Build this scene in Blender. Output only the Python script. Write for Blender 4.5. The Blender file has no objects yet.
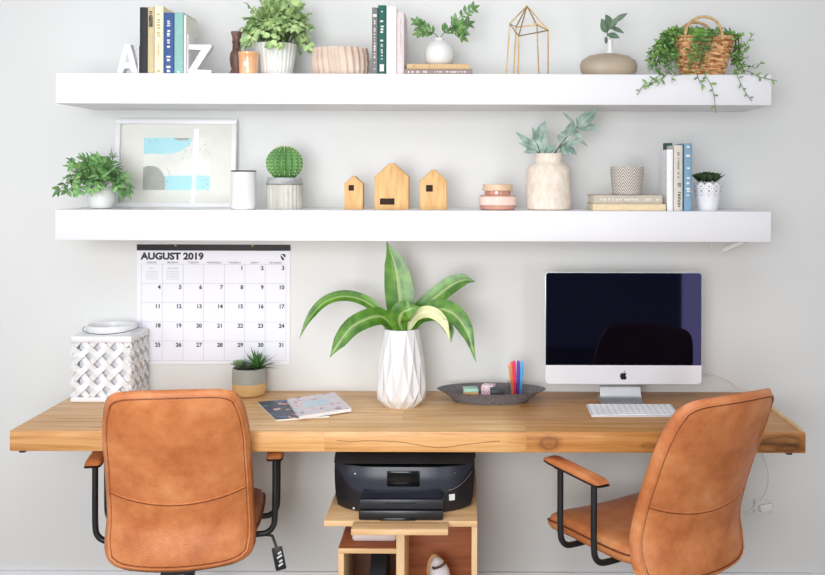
import bpy, bmesh, math, random
from mathutils import Vector, Matrix
PI = math.pi
rnd = random.Random(7)
SC = bpy.context.scene
COL = SC.collection

# ------------------------------------------------------------------ camera geometry
FPX, DIST, VX, VY, ROLL, CAMZ = 959.0, 3.5, 465.0, 176.0, 0.0028, 1.545
def S(d): return (DIST - d) / FPX                      # metres per photo pixel at distance d in front of the wall
def P(px, py, d):
    dx, dy = px - VX, py - VY
    ux, uy = dx + ROLL * dy, dy - ROLL * dx
    return Vector((ux * S(d), -d, CAMZ - uy * S(d)))
def X(px, d, py=300): return P(px, py, d).x
def Z(py, d, px=VX): return P(px, py, d).z

cam_d = bpy.data.cameras.new('camera'); cam = bpy.data.objects.new('camera', cam_d); COL.objects.link(cam)
cam_d.sensor_width = 36; cam_d.lens = 36 * FPX / 825
cam_d.shift_x = -(VX - 412.5) / 825; cam_d.shift_y = -(287.5 - VY) / 825
cam.matrix_world = Matrix.Translation((0, -DIST, CAMZ)) @ Matrix.Rotation(PI/2, 4, 'X') @ Matrix.Rotation(ROLL, 4, 'Z')
cam_d.clip_start = 0.05; cam_d.clip_end = 60
SC.camera = cam

# ------------------------------------------------------------------ materials
def lin(c):
    return tuple((v/255/12.92 if v/255 <= .04045 else ((v/255+.055)/1.055)**2.4) for v in c[:3]) + (1,)
MATS = {}
def nodes(name):
    m = bpy.data.materials.new(name); m.use_nodes = True
    nt = m.node_tree; b = nt.nodes['Principled BSDF']
    return m, nt, b
def mat(name, c, rough=.5, c2=None, scale=8, stretch=(1,1,1), bump=0, bscale=60, metal=0, spec=.5, detail=4, trans=0, sss=0, coat=0, lo=.35, hi=.65, ior=None):
    if name in MATS: return MATS[name]
    m, nt, b = nodes(name)
    b.inputs['Roughness'].default_value = rough; b.inputs['Metallic'].default_value = metal
    b.inputs['Specular IOR Level'].default_value = spec
    if ior: b.inputs['IOR'].default_value = ior
    b.inputs['Transmission Weight'].default_value = trans
    b.inputs['Coat Weight'].default_value = coat
    if sss:
        b.inputs['Subsurface Weight'].default_value = sss; b.inputs['Subsurface Radius'].default_value = (.01,.01,.008)
    tc = nt.nodes.new('ShaderNodeTexCoord'); mp = nt.nodes.new('ShaderNodeMapping')
    mp.inputs['Scale'].default_value = stretch
    nt.links.new(tc.outputs['Object'], mp.inputs['Vector'])
    n = nt.nodes.new('ShaderNodeTexNoise'); n.inputs['Scale'].default_value = scale; n.inputs['Detail'].default_value = detail
    nt.links.new(mp.outputs[0], n.inputs['Vector'])
    r = nt.nodes.new('ShaderNodeValToRGB')
    c2 = c2 or tuple(min(255, v*.94) for v in c)
    r.color_ramp.elements[0].color = lin(c2); r.color_ramp.elements[1].color = lin(c)
    r.color_ramp.elements[0].position = lo; r.color_ramp.elements[1].position = hi
    nt.links.new(n.outputs[0], r.inputs[0]); nt.links.new(r.outputs[0], b.inputs['Base Color'])
    if bump:
        n2 = nt.nodes.new('ShaderNodeTexNoise'); n2.inputs['Scale'].default_value = bscale; n2.inputs['Detail'].default_value = 3
        nt.links.new(mp.outputs[0], n2.inputs['Vector'])
        bp = nt.nodes.new('ShaderNodeBump'); bp.inputs['Strength'].default_value = bump; bp.inputs['Distance'].default_value = .01
        nt.links.new(n2.outputs[0], bp.inputs['Height']); nt.links.new(bp.outputs[0], b.inputs['Normal'])
    MATS[name] = m
    return m
def leafmat(name, c, c2, stripe=None, edge=None, rough=.45, wscale=9):
    """leaf: colour runs across the blade (uv.x) and by noise"""
    if name in MATS: return MATS[name]
    m, nt, b = nodes(name); b.inputs['Roughness'].default_value = rough
    L = nt.links.new
    tc = nt.nodes.new('ShaderNodeTexCoord'); n = nt.nodes.new('ShaderNodeTexNoise'); n.inputs['Scale'].default_value = 25; n.inputs['Detail'].default_value = 2
    L(tc.outputs['Object'], n.inputs['Vector'])
    r = nt.nodes.new('ShaderNodeValToRGB'); r.color_ramp.elements[0].color = lin(c2); r.color_ramp.elements[1].color = lin(c)
    r.color_ramp.elements[0].position = .36; r.color_ramp.elements[1].position = .64
    L(n.outputs[0], r.inputs[0]); out = r.outputs[0]
    uv = nt.nodes.new('ShaderNodeUVMap'); sx = nt.nodes.new('ShaderNodeSeparateXYZ'); L(uv.outputs[0], sx.inputs[0])
    if stripe:
        # thin veins/stripes along the blade
        w = nt.nodes.new('ShaderNodeTexNoise'); w.inputs['Scale'].default_value = wscale; w.inputs['Detail'].default_value = 2
        mp = nt.nodes.new('ShaderNodeMapping'); mp.inputs['Scale'].default_value = (1.6, .09, 1); L(uv.outputs[0], mp.inputs[0]); L(mp.outputs[0], w.inputs['Vector'])
        rr = nt.nodes.new('ShaderNodeValToRGB'); rr.color_ramp.elements[0].position = .6; rr.color_ramp.elements[1].position = .68
        L(w.outputs[0], rr.inputs[0])
        d = nt.nodes.new('ShaderNodeMath'); d.operation = 'SUBTRACT'; L(sx.outputs[0], d.inputs[0]); d.inputs[1].default_value = .5
        a = nt.nodes.new('ShaderNodeMath'); a.operation = 'ABSOLUTE'; L(d.outputs[0], a.inputs[0])
        lt = nt.nodes.new('ShaderNodeMapRange'); lt.inputs[1].default_value = .03; lt.inputs[2].default_value = .07; lt.inputs[3].default_value = .8; lt.inputs[4].default_value = 0
        L(a.outputs[0], lt.inputs[0])
        mx2 = nt.nodes.new('ShaderNodeMath'); mx2.operation = 'MAXIMUM'; L(rr.outputs[0], mx2.inputs[0]); L(lt.outputs[0], mx2.inputs[1])
        mu = nt.nodes.new('ShaderNodeMath'); mu.operation = 'MULTIPLY'; L(mx2.outputs[0], mu.inputs[0]); mu.inputs[1].default_value = .6
        mix = nt.nodes.new('ShaderNodeMix'); mix.data_type = 'RGBA'; L(mu.outputs[0], mix.inputs[0]); L(out, mix.inputs[6]); mix.inputs[7].default_value = lin(stripe)
        out = mix.outputs[2]
    else:
        d = nt.nodes.new('ShaderNodeMath'); d.operation = 'SUBTRACT'; L(sx.outputs[0], d.inputs[0]); d.inputs[1].default_value = .5
        a = nt.nodes.new('ShaderNodeMath'); a.operation = 'ABSOLUTE'; L(d.outputs[0], a.inputs[0])
        lt = nt.nodes.new('ShaderNodeMapRange'); lt.inputs[1].default_value = .0; lt.inputs[2].default_value = .12; lt.inputs[3].default_value = .45; lt.inputs[4].default_value = 0
        L(a.outputs[0], lt.inputs[0])
        mix = nt.nodes.new('ShaderNodeMix'); mix.data_type = 'RGBA'; L(lt.outputs[0], mix.inputs[0]); L(out, mix.inputs[6])
        mix.inputs[7].default_value = lin(edge or tuple(min(255, v*1.25+10) for v in c)); out = mix.outputs[2]
    L(out, b.inputs['Base Color'])
    b.inputs['Subsurface Weight'].default_value = .08
    MATS[name] = m; return m

WHITE = mat('white_paint', (231,230,233), .35, (228,227,230), 4)
WHITECER = mat('white_ceramic', (230,229,227), .3, (224,223,220), 6)
SOIL = mat('soil', (70,52,40), .95, (40,30,24), 60)
BLACKM = mat('black_metal', (34,36,40), .38, (26,28,32), 10)
BLACKP = mat('black_plastic', (30,32,36), .4, (22,24,28), 12, bump=.05)
PAGES = mat('book_pages', (240,232,212), .8, (222,212,190), 90, (1,1,1))
STEMG = mat('green_stem', (92,110,58), .6, (70,84,44), 20)
STEMB = mat('brown_stem', (96,84,60), .7, (72,60,44), 20)
SILVER = mat('brushed_aluminium', (200,201,204), .33, (190,191,194), 20, metal=.75)
BRASS = mat('brass_wire', (196,164,104), .28, (170,136,80), 30, metal=.9)
INKW = mat('pale_lettering', (236,232,222), .6)
INKB = mat('dark_lettering', (40,40,44), .6)

# ------------------------------------------------------------------ mesh builder
class MB:
    def __init__(s):
        s.bm = bmesh.new(); s.uv = s.bm.loops.layers.uv.new('UVMap')
    def _tag(s, faces, mi):
        for f in faces: f.material_index = mi
    def box(s, c, size, bev=0, seg=2, mi=0, rot=None):
        M = Matrix.Translation(c)
        if rot is not None: M = M @ rot
        g = bmesh.ops.create_cube(s.bm, size=1, matrix=M @ Matrix.Diagonal((*size, 1)))
        vs = g['verts']
        fs = set(f for v in vs for f in v.link_faces); s._tag(fs, mi)
        if bev:
            es = list(set(e for v in vs for e in v.link_edges))
            r = bmesh.ops.bevel(s.bm, geom=es, offset=bev, segments=seg, profile=.5, affect='EDGES', clamp_overlap=True)
            s._tag(r['faces'], mi)
        return s
    def grid(s, fn, nu, nv, closeu=False, mi=0, uv=True):
        vs = [[s.bm.verts.new(fn(i/nu, j/nv)) for i in range(nu if closeu else nu+1)] for j in range(nv+1)]
        for j in range(nv):
            for i in range(nu):
                i2 = (i+1) % nu if closeu else i+1
                try: f = s.bm.faces.new((vs[j][i], vs[j][i2], vs[j+1][i2], vs[j+1][i]))
                except ValueError: continue
                f.material_index = mi
                if uv:
                    for l, (a, b) in zip(f.loops, ((i,j),(i+1,j),(i+1,j+1),(i,j+1))): l[s.uv].uv = (a/nu, b/nv)
        return vs
    def cap(s, ring, flip=False, mi=0):
        try:
            f = s.bm.faces.new(list(reversed(ring)) if flip else ring); f.material_index = mi
        except ValueError: pass
    def lathe(s, prof, seg=32, o=(0,0,0), capb=True, capt=False, mi=0, mod=None, sx=1, sy=1):
        o = Vector(o); rings = []
        for k, (r, z) in enumerate(prof):
            ring = []
            for i in range(seg):
                a = 2*PI*i/seg; rr = r * (mod(a, k, z) if mod else 1)
                ring.append(s.bm.verts.new(o + Vector((rr*math.cos(a)*sx, rr*math.sin(a)*sy, z))))
            rings.append(ring)
        for k in range(len(rings)-1):
            for i in range(seg):
                j = (i+1) % seg
                f = s.bm.faces.new((rings[k][i], rings[k][j], rings[k+1][j], rings[k+1][i])); f.material_index = mi
        if capb: s.cap(rings[0], True, mi)
        if capt: s.cap(rings[-1], False, mi)
        return rings
    def tube(s, pts, r, seg=8, mi=0, closed=False, caps=True):
        pts = [Vector(p) for p in pts]; n = len(pts); rings = []
        ref = None
        for k, p in enumerate(pts):
            if closed: t = pts[(k+1) % n] - pts[k-1]
            else: t = pts[min(k+1, n-1)] - pts[max(k-1, 0)]
            t.normalize()
            if ref is None:
                ref = Vector((0,0,1)) if abs(t.z) < .9 else Vector((1,0,0))
            u = (ref - t*ref.dot(t));
            if u.length < 1e-5: u = t.orthogonal()
            u.normalize(); ref = u; w = t.cross(u)
            rr = r[k] if isinstance(r, (list, tuple)) else r
            rings.append([s.bm.verts.new(p + (u*math.cos(2*PI*i/seg) + w*math.sin(2*PI*i/seg))*rr) for i in range(seg)])
        for k in range(n if closed else n-1):
            A, B = rings[k], rings[(k+1) % n]
            for i in range(seg):
                j = (i+1) % seg
                try: f = s.bm.faces.new((A[i], A[j], B[j], B[i])); f.material_index = mi
                except ValueError: pass
        if caps and not closed: s.cap(rings[0], True, mi); s.cap(rings[-1], False, mi)
        return s
    def prism(s, outline, a, b, plane='xz', mi=0, bev=0):
        """outline: list of 2d points; extruded from a to b along the third axis"""
        def mk(p, t):
            return {'xz': (p[0], t, p[1]), 'xy': (p[0], p[1], t), 'yz': (t, p[0], p[1])}[plane]
        A = [s.bm.verts.new(mk(p, a)) for p in outline]; B = [s.bm.verts.new(mk(p, b)) for p in outline]
        fs = [s.bm.faces.new(A), s.bm.faces.new(list(reversed(B)))]
        n = len(A)
        for i in range(n): fs.append(s.bm.faces.new((A[i], B[i], B[(i+1) % n], A[(i+1) % n])))
        s._tag(fs, mi)
        if bev:
            es = list(set(e for f in fs for e in f.edges))
            r = bmesh.ops.bevel(s.bm, geom=es, offset=bev, segments=2, profile=.5, affect='EDGES', clamp_overlap=True); s._tag(r['faces'], mi)
        return s
    def leaf(s, p, d, n, L, W, droop=.15, fold=.25, nseg=5, shape=.85, mi=0):
        p = Vector(p); d = Vector(d).normalized(); n = Vector(n); n = (n - d*n.dot(d))
        n = n.normalized() if n.length > 1e-4 else d.orthogonal().normalized()
        side = d.cross(n)
        def fn(u, t):
            w = W*.5*max(.02, math.sin(PI*min(1, t**shape)))
            x = (u-.5)*2
            return p + d*(L*t) + side*(w*x) + n*(fold*w*abs(x) - droop*L*t*t)
        s.grid(fn, 2, nseg, mi=mi)
        return s
    def ribbon(s, pts, W, nrm, fold=.15, mi=0, across=6, n=18):
        """broad blade along a smooth midrib"""
        c = spline(pts, n); N = len(c)
        def fn(u, t):
            k = min(N-1, int(round(t*(N-1)))); p = c[k]
            tg = (c[min(N-1, k+1)] - c[max(0, k-1)]).normalized()
            nn = Vector(nrm(t)) if callable(nrm) else Vector(nrm)
            nn = (nn - tg*nn.dot(tg)).normalized(); side = tg.cross(nn)
            w = W(t)*.5; x = (u-.5)*2
            return p + side*(w*x) + nn*(fold*w*x*x)
        s.grid(fn, across, N-1, mi=mi); return s
    def build(s, name, m, parent=None, smooth=38, loc=None):
        bmesh.ops.recalc_face_normals(s.bm, faces=s.bm.faces[:])
        me = bpy.data.meshes.new(name); s.bm.to_mesh(me); s.bm.free()
        for x in (m if isinstance(m, (list, tuple)) else [m]): me.materials.append(x)
        if smooth:
            me.polygons.foreach_set('use_smooth', [True]*len(me.polygons))
            me.set_sharp_from_angle(angle=math.radians(smooth))
        o = bpy.data.objects.new(name, me); COL.objects.link(o)
        if parent is not None: o.parent = parent
        if loc is not None: o.location = loc
        return o

def spline(pts, n=18):
    pts = [Vector(p) for p in pts]; out = []
    q = [pts[0]*2-pts[1]] + pts + [pts[-1]*2-pts[-2]]
    m = len(pts)-1
    for k in range(n*m//max(1, m)*1 + 1):
        t = k/n*m; i = min(m-1, int(t)); f = t-i
        a, b, c, d = q[i:i+4]
        out.append(.5*((2*b) + (c-a)*f + (2*a-5*b+4*c-d)*f*f + (3*b-a-3*c+d)*f**3))
    return out

def tag(o, label, cat, group=None):
    o['label'] = label; o['category'] = cat
    if group: o['group'] = group
    return o
def thing(name, loc, label, cat, group=None, rz=0):
    o = bpy.data.objects.new(name, None); COL.objects.link(o); o.empty_display_size = .05
    o.location = loc; o.rotation_euler = (0, 0, rz); return tag(o, label, cat, group)
def text_mesh(MBo, body, size, M, align='LEFT', bold=0.0, mi=0, sx=1):
    """flat lettering added to a builder; M places the xy text plane"""
    cu = bpy.data.curves.new('lettering', 'FONT'); cu.body = body; cu.size = size; cu.align_x = align; cu.offset = bold; cu.resolution_u = 3
    ob = bpy.data.objects.new('lettering', cu); COL.objects.link(ob)
    dg = bpy.context.evaluated_depsgraph_get()
    me = bpy.data.meshes.new_from_object(ob.evaluated_get(dg))
    me.transform(M @ Matrix.Diagonal((sx, 1, 1, 1)))
    nb = len(MBo.bm.faces); MBo.bm.from_mesh(me); MBo.bm.faces.ensure_lookup_table()
    for f in MBo.bm.faces[nb:]: f.material_index = mi
    bpy.data.objects.remove(ob); bpy.data.curves.remove(cu); bpy.data.meshes.remove(me)
FACE = Matrix.Rotation(PI/2, 4, 'X')      # text plane that faces the viewer (-y)

# ------------------------------------------------------------------ the setting
def wallmat():
    m, nt, b = nodes('wall_paint'); b.inputs['Roughness'].default_value = .85; L = nt.links.new
    tc = nt.nodes.new('ShaderNodeTexCoord'); n = nt.nodes.new('ShaderNodeTexNoise'); n.inputs['Scale'].default_value = 1.2; n.inputs['Detail'].default_value = 3
    L(tc.outputs['Object'], n.inputs['Vector'])
    r = nt.nodes.new('ShaderNodeValToRGB'); r.color_ramp.elements[0].color = lin((221,221,219)); r.color_ramp.elements[1].color = lin((225,225,223))
    L(n.outputs[0], r.inputs[0]); L(r.outputs[0], b.inputs['Base Color'])
    n2 = nt.nodes.new('ShaderNodeTexNoise'); n2.inputs['Scale'].default_value = 220
    L(tc.outputs['Object'], n2.inputs['Vector'])
    bp = nt.nodes.new('ShaderNodeBump'); bp.inputs['Strength'].default_value = .04; bp.inputs['Distance'].default_value = .002
    L(n2.outputs[0], bp.inputs['Height']); L(bp.outputs[0], b.inputs['Normal'])
    return m
b = MB(); b.box((0, .05, 1.4), (9, .1, 2.8)); w = b.build('wall_back', wallmat()); w['kind'] = 'structure'
FLOORM = mat('floor_boards', (176,158,138), .5, (140,122,102), 3, (1,14,1))
b = MB(); b.box((0, -2.7, -.05), (9, 5.6, .1)); f = b.build('floor', FLOORM); f['kind'] = 'structure'
zb = Z(573.2, .015, 600)
b = MB(); b.box((0, -.0075, zb/2), (9, .015, zb), .004); f = b.build('baseboard_back', WHITE); f['kind'] = 'structure'

# ------------------------------------------------------------------ shelves
DSH = .318
ZT1 = Z(73.8, DSH, 413); ZT2 = Z(210.6, DSH, 413); TH = .1015
for zt, lab in ((ZT1, 'long white floating shelf, the upper of the two on the wall'), (ZT2, 'long white floating shelf, the lower of the two, above the calendar')):
    x0, x1 = X(55, DSH), X(771, DSH)
    b = MB(); b.box(((x0+x1)/2, -DSH/2, zt-TH/2), (x1-x0, DSH, TH), .002, 2)
    tag(b.build('wall_shelf', WHITE), lab, 'shelf', 'white wall shelves')

# ------------------------------------------------------------------ desk
DDK, ZDK, TDK = .556, .76, .064
def deskmat():
    m, nt, b = nodes('butcher_block'); L = nt.links.new; b.inputs['Roughness'].default_value = .42
    N = nt.nodes.new
    tc = N('ShaderNodeTexCoord'); sep = N('ShaderNodeSeparateXYZ'); L(tc.outputs['Object'], sep.inputs[0])
    br = N('ShaderNodeTexBrick'); br.offset = .37; br.inputs['Scale'].default_value = 1; br.inputs['Brick Width'].default_value = .62; br.inputs['Row Height'].default_value = .14
    br.inputs['Mortar Size'].default_value = .0008; br.inputs['Color1'].default_value = (0,0,0,1); br.inputs['Color2'].default_value = (1,1,1,1); br.inputs['Mortar'].default_value = (.3,.3,.3,1)
    br.inputs['Bias'].default_value = 0
    mb = N('ShaderNodeMapping'); mb.inputs['Location'].default_value = (.2, .0, 0); L(tc.outputs['Object'], mb.inputs[0]); L(mb.outputs[0], br.inputs['Vector'])
    # grain
    mp = N('ShaderNodeMapping'); mp.inputs['Scale'].default_value = (1.3, 22, 30); L(tc.outputs['Object'], mp.inputs[0])
    ad = N('ShaderNodeVectorMath'); ad.operation = 'ADD'; L(mp.outputs[0], ad.inputs[0])
    sc = N('ShaderNodeVectorMath'); sc.operation = 'SCALE'; L(br.outputs['Color'], sc.inputs[0]); sc.inputs['Scale'].default_value = 9; L(sc.outputs[0], ad.inputs[1])
    n = N('ShaderNodeTexNoise'); n.inputs['Scale'].default_value = 2.2; n.inputs['Detail'].default_value = 6; n.inputs['Roughness'].default_value = .6; n.inputs['Distortion'].default_value = .6
    L(ad.outputs[0], n.inputs['Vector'])
    r = N('ShaderNodeValToRGB'); e = r.color_ramp.elements
    e[0].position = .25; e[0].color = lin((184,134,84)); e[1].position = .75; e[1].color = lin((244,214,170))
    k = e.new(.5); k.color = lin((226,182,128))
    L(n.outputs[0], r.inputs[0])
    # plank tint
    mix = N('ShaderNodeMix'); mix.data_type = 'RGBA'; mix.blend_type = 'MULTIPLY'; mix.inputs[0].default_value = .55
    rp = N('ShaderNodeValToRGB'); rp.color_ramp.elements[0].color = lin((212,188,160)); rp.color_ramp.elements[1].color = lin((255,250,236))
    L(br.outputs['Color'], rp.inputs[0]); L(r.outputs[0], mix.inputs[6]); L(rp.outputs[0], mix.inputs[7])
    out = mix.outputs[2]
    # knots: dark rings round chosen places on the front edge
    def knot(px, py, rad, col, amt, stx=.75):
        nonlocal out
        p = P(px, py, DDK)
        v = N('ShaderNodeVectorMath'); v.operation = 'SUBTRACT'; L(tc.outputs['Object'], v.inputs[0]); v.inputs[1].default_value = p
        s_ = N('ShaderNodeVectorMath'); s_.operation = 'MULTIPLY'; L(v.outputs[0], s_.inputs[0]); s_.inputs[1].default_value = (stx, .25, 1)
        nn = N('ShaderNodeTexNoise'); nn.inputs['Scale'].default_value = 30; L(tc.outputs['Object'], nn.inputs['Vector'])
        ns = N('ShaderNodeVectorMath'); ns.operation = 'SCALE'; L(nn.outputs['Color'], ns.inputs[0]); ns.inputs['Scale'].default_value = rad*.9
        a2 = N('ShaderNodeVectorMath'); a2.operation = 'ADD'; L(s_.outputs[0], a2.inputs[0]); L(ns.outputs[0], a2.inputs[1])
        a3 = N('ShaderNodeVectorMath'); a3.operation = 'SUBTRACT'; L(a2.outputs[0], a3.inputs[0]); a3.inputs[1].default_value = (rad*.45,)*3
        ln = N('ShaderNodeVectorMath'); ln.operation = 'LENGTH'; L(a3.outputs[0], ln.inputs[0])
        rr = N('ShaderNodeValToRGB'); q = rr.color_ramp.elements
        q[0].position = 0; q[0].color = (.45*amt,)*3+(1,); q[1].position = 1; q[1].color = (0,0,0,1)
        for pos, val in ((.3,.35),(.55,.7),(.7,.3),(.85,.18)):
            z = q.new(pos); z.color = (val*amt,)*3+(1,)
        dv = N('ShaderNodeMath'); dv.operation = 'DIVIDE'; L(ln.outputs['Value'], dv.inputs[0]); dv.inputs[1].default_value = rad*1.5
        L(dv.outputs[0], rr.inputs[0])
        mx = N('ShaderNodeMix'); mx.data_type = 'RGBA'; L(rr.outputs[0], mx.inputs[0]); L(out, mx.inputs[6]); mx.inputs[7].default_value = lin(col); out = mx.outputs[2]
    knot(549, 443, .022, (104,60,34), .9); knot(784, 441, .016, (78,52,36), 1.0, .22); knot(775, 447, .016, (70,46,34), 1.0, .2); knot(790, 449, .010, (84,54,36), .8, .2); knot(648, 446, .010, (110,66,40), .6, .4)
    # darker sawn front edge
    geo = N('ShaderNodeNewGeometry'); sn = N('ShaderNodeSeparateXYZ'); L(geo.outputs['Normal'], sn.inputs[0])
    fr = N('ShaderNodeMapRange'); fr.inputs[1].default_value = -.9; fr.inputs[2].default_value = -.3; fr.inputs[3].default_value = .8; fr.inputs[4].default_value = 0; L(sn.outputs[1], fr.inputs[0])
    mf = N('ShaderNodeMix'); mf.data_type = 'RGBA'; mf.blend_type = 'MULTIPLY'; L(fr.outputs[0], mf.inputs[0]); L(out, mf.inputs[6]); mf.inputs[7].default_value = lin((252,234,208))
    gx = N('ShaderNodeMapRange'); gx.inputs[1].default_value = .12; gx.inputs[2].default_value = .2; gx.inputs[3].default_value = 0; gx.inputs[4].default_value = 1; L(sep.outputs[0], gx.inputs[0])
    mg = N('ShaderNodeMix'); mg.data_type = 'RGBA'; mg.blend_type = 'MULTIPLY'; L(gx.outputs[0], mg.inputs[0]); L(mf.outputs[2], mg.inputs[6]); mg.inputs[7].default_value = lin((230,212,186))
    L(mg.outputs[2], b.inputs['Base Color'])
    bp = N('ShaderNodeBump'); bp.inputs['Strength'].default_value = .08; bp.inputs['Distance'].default_value = .004; L(n.outputs[0], bp.inputs['Height']); L(bp.outputs[0], b.inputs['Normal'])
    return m
dx0, dx1 = X(9.2, DDK, 440), X(806, DDK, 440)
desk = thing('floating_desk', ((dx0+dx1)/2, 0, ZDK-TDK), 'long thick natural wood desk top fixed to the white wall', 'desk')
b = MB(); b.box((0, -DDK/2, TDK/2), (dx1-dx0, DDK, TDK), .004, 2)
DM = deskmat()
o = b.build('desktop', DM, desk)
# desktop mesh carries world coordinates in its texture space
o.data.transform(Matrix.Translation(desk.location)); o.location = -desk.location
b = MB()
edgem = mat('pale_sapwood', (232,204,158), .6, (214,180,130), 12)
b.prism([((dx1-dx0)/2-.016,-.01),((dx1-dx0)/2-.001,-.01),((dx1-dx0)/2-.001,-DDK+.03),((dx1-dx0)/2-.012,-DDK+.012)], TDK, TDK+.006, 'xy')
o = b.build('edge_strip', edgem, desk); o['label'] = 'pale wood strip along the right end'
for px in (24, 788):
    b = MB(); b.box((X(px, .53, 453)-desk.location.x, -.53, -.004), (.018, .03, .008), .002); b.build('mounting_foot', BLACKM, desk)
# hairline crack on the front edge
b = MB()
cp = [P(px, py, DDK) - desk.location for px, py in ((337,440.5),(352,441.5),(368,440.8),(388,441.2),(404,442.4),(420,445.2),(436,447.6),(446,447.2),(462,445),(480,443),(500,441))]
b.tube([p + Vector((0,-.0002,0)) for p in spline(cp, 40)], .0008, 5)
b.build('crack', mat('dark_crack', (120,78,44), .9), desk)

# ------------------------------------------------------------------ books
def scribble(b, x0, x1, z0, z1, y, seed, axis='z', fill=.7, mi=0, thick=.0006):
    """illegible small print: irregular letter-sized marks"""
    R = random.Random(seed); L0, L1 = (z0, z1) if axis == 'z' else (x0, x1); t = L0
    W0, W1 = (x0, x1) if axis == 'z' else (z0, z1); wd = W1-W0
    while t < L1:
        l = wd*(.35+R.random()*.4)
        if R.random() < fill:
            a = W0 + wd*(R.random()*.2); bb = W1 - wd*(R.random()*.25)
            if axis == 'z': b.box(((a+bb)/2, y, t+l*.35), (bb-a, thick, l*.7), mi=mi)
            else: b.box((t+l*.35, y, (a+bb)/2), (l*.7, thick, bb-a), mi=mi)
        t += l*1.15
def book(px0, px1, pyt, zbase, d, depth, cmat, label, group=None, pym=None, marks=(), markm=None, pages=PAGES, rounded=.3, top_z=None):
    """upright book, spine towards the viewer; marks: (kind, z0frac, z1frac, wfrac)"""
    pym = pym or pyt
    x0, x1 = X(px0, d, pyt), X(px1, d, pyt); h = Z(pyt, d, (px0+px1)/2) - zbase; t = x1-x0
    t = max(t, .008)
    r = thing('book', ((x0+x1)/2, -d, zbase), label, 'book', group)
    return _book(r, t, h, depth, cmat, marks, markm, pages, rounded)
def _book(r, t, h, depth, cmat, marks=(), markm=None, pages=PAGES, rounded=.3, M=None):
    k = .0022; b = MB()
    n = 6; outer = []
    for i in range(n+1):
        a = PI*i/n
        outer.append((-math.cos(a)*t/2, -math.sin(a)*t*rounded*.5 + t*rounded*.5))
    pl = [(-t/2, depth)] + outer + [(t/2, depth), (t/2-k, depth), (t/2-k, t*rounded*.5+k), (-t/2+k, t*rounded*.5+k), (-t/2+k, depth)]
    b.prism(pl, 0, h, 'xy')
    c = b.build('cover', cmat, r, 30)
    b = MB(); b.box((0, (depth+.006)/2, h/2), (t-2*k-.0004, depth-.012, h-.006)); pg = b.build('pages', pages, r)
    parts = [c, pg]
    for i, mk in enumerate(marks):
        b = MB(); kind, a, bb, wf = mk[:4]
        xo = mk[4] if len(mk) > 4 else 0
        if kind == 's': scribble(b, -t*wf/2+xo*t, t*wf/2+xo*t, a*h, bb*h, -.0004, (i*37+int(h*1000)*7+int(t*5000)) & 255)
        else: b.box((xo*t, -.0003, (a+bb)/2*h), (t*wf, .0008, (bb-a)*h))
        parts.append(b.build('spine_lettering' if kind == 's' else 'spine_mark', markm or INKW, r))
    if M is not None:
        for p in parts: p.data.transform(M)
    return r
def cloth(name, c, v=.9): return mat(name, c, .65, tuple(x*.955 for x in c), 60, bump=.05, bscale=300)

GB = 'upright books on the upper shelf'
d1 = .285
book(139.5,147.4,7.2,ZT1,d1,.165,cloth('black_cover',(38,37,40)),'tall black book beside the white letter A',GB)
r = book(147.6,153.9,6.8,ZT1,d1,.16,cloth('khaki_gold_cover',(208,192,150)),'slim khaki gold book with dark emblem on its spine',GB,marks=[('b',.70,.86,.62),('s',.86,.96,.5)],markm=mat('navy_emblem',(46,50,66),.6,(120,110,90),120))
book(154.1,163.2,6.2,ZT1,d1,.16,cloth('cream_cover',(246,232,200)),'tall cream book with small pale gold lettering',GB,marks=[('s',.52,.95,.42),('s',.2,.45,.25),('b',.03,.06,.3)],markm=mat('gold_print',(206,178,128),.6))
book(163.5,173.8,12.6,ZT1,d1,.155,cloth('navy_cover',(56,86,146)),'navy blue book with white title down its spine',GB,marks=[('s',.5,.93,.34),('s',.1,.46,.42),('b',.03,.07,.3)])
book(174.0,183.2,12.4,ZT1,d1,.155,cloth('teal_cover',(144,190,182)),'pale teal green book right of the navy book',GB,marks=[('b',.02,.05,.25)])
book(183.5,186.0,14.8,ZT1,d1-.01,.14,cloth('ivory_cover',(250,248,238)),'thin ivory book behind the letter Z',GB)
GB2 = 'upright books in the middle of the upper shelf'
book(372,377.6,7.4,ZT1,d1,.16,cloth('grey_cover',(122,118,118)),'thin grey book beside the dark green book',GB2,marks=[('s',.08,.8,.4),('b',.86,.9,.7)])
book(378,386,5.2,ZT1,d1,.16,cloth('forest_cover',(18,92,82)),'dark green book with white script title',GB2,marks=[('s',.48,.83,.5),('s',.22,.44,.28),('b',.05,.15,.5),('b',.9,.915,.2)])
book(386.4,396.6,6.6,ZT1,d1,.16,cloth('white_cover',(244,241,238)),'tall white book between dark green and pale pink books',GB2)
book(397,404.3,12,ZT1,d1,.16,cloth('blush_cover',(220,206,206)),'pale greyish pink book next to the stacked books',GB2,marks=[('s',.35,.9,.18)],markm=mat('grey_print',(190,176,176),.6))
GB3 = 'upright books on the lower shelf'
r = book(667.2,673.2,149.5,ZT2,.275,.125,cloth('white_cover2',(244,243,246)),'white book in front of the dark green one on lower shelf',GB3)
book(666.0,672.6,143.0,ZT2,.148,.05,cloth('forest_cover2',(36,82,78)),'dark green book peeking above the white book',GB3)
book(674,683,145.2,ZT2,.275,.115,cloth('stone_cover',(214,208,196)),'stone beige book with dark lettering beside the blue book',GB3,marks=[('s',.06,.42,.4,.1),('s',.5,.9,.22)],markm=mat('olive_print',(104,100,88),.6))
book(684.4,692.2,143.2,ZT2,.275,.17,cloth('blue_cover',(122,160,186)),'blue book with white lettering beside the lace-edged pot',GB3,marks=[('s',.62,.84,.6),('s',.22,.5,.5),('b',.93,.96,.3)])

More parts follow.
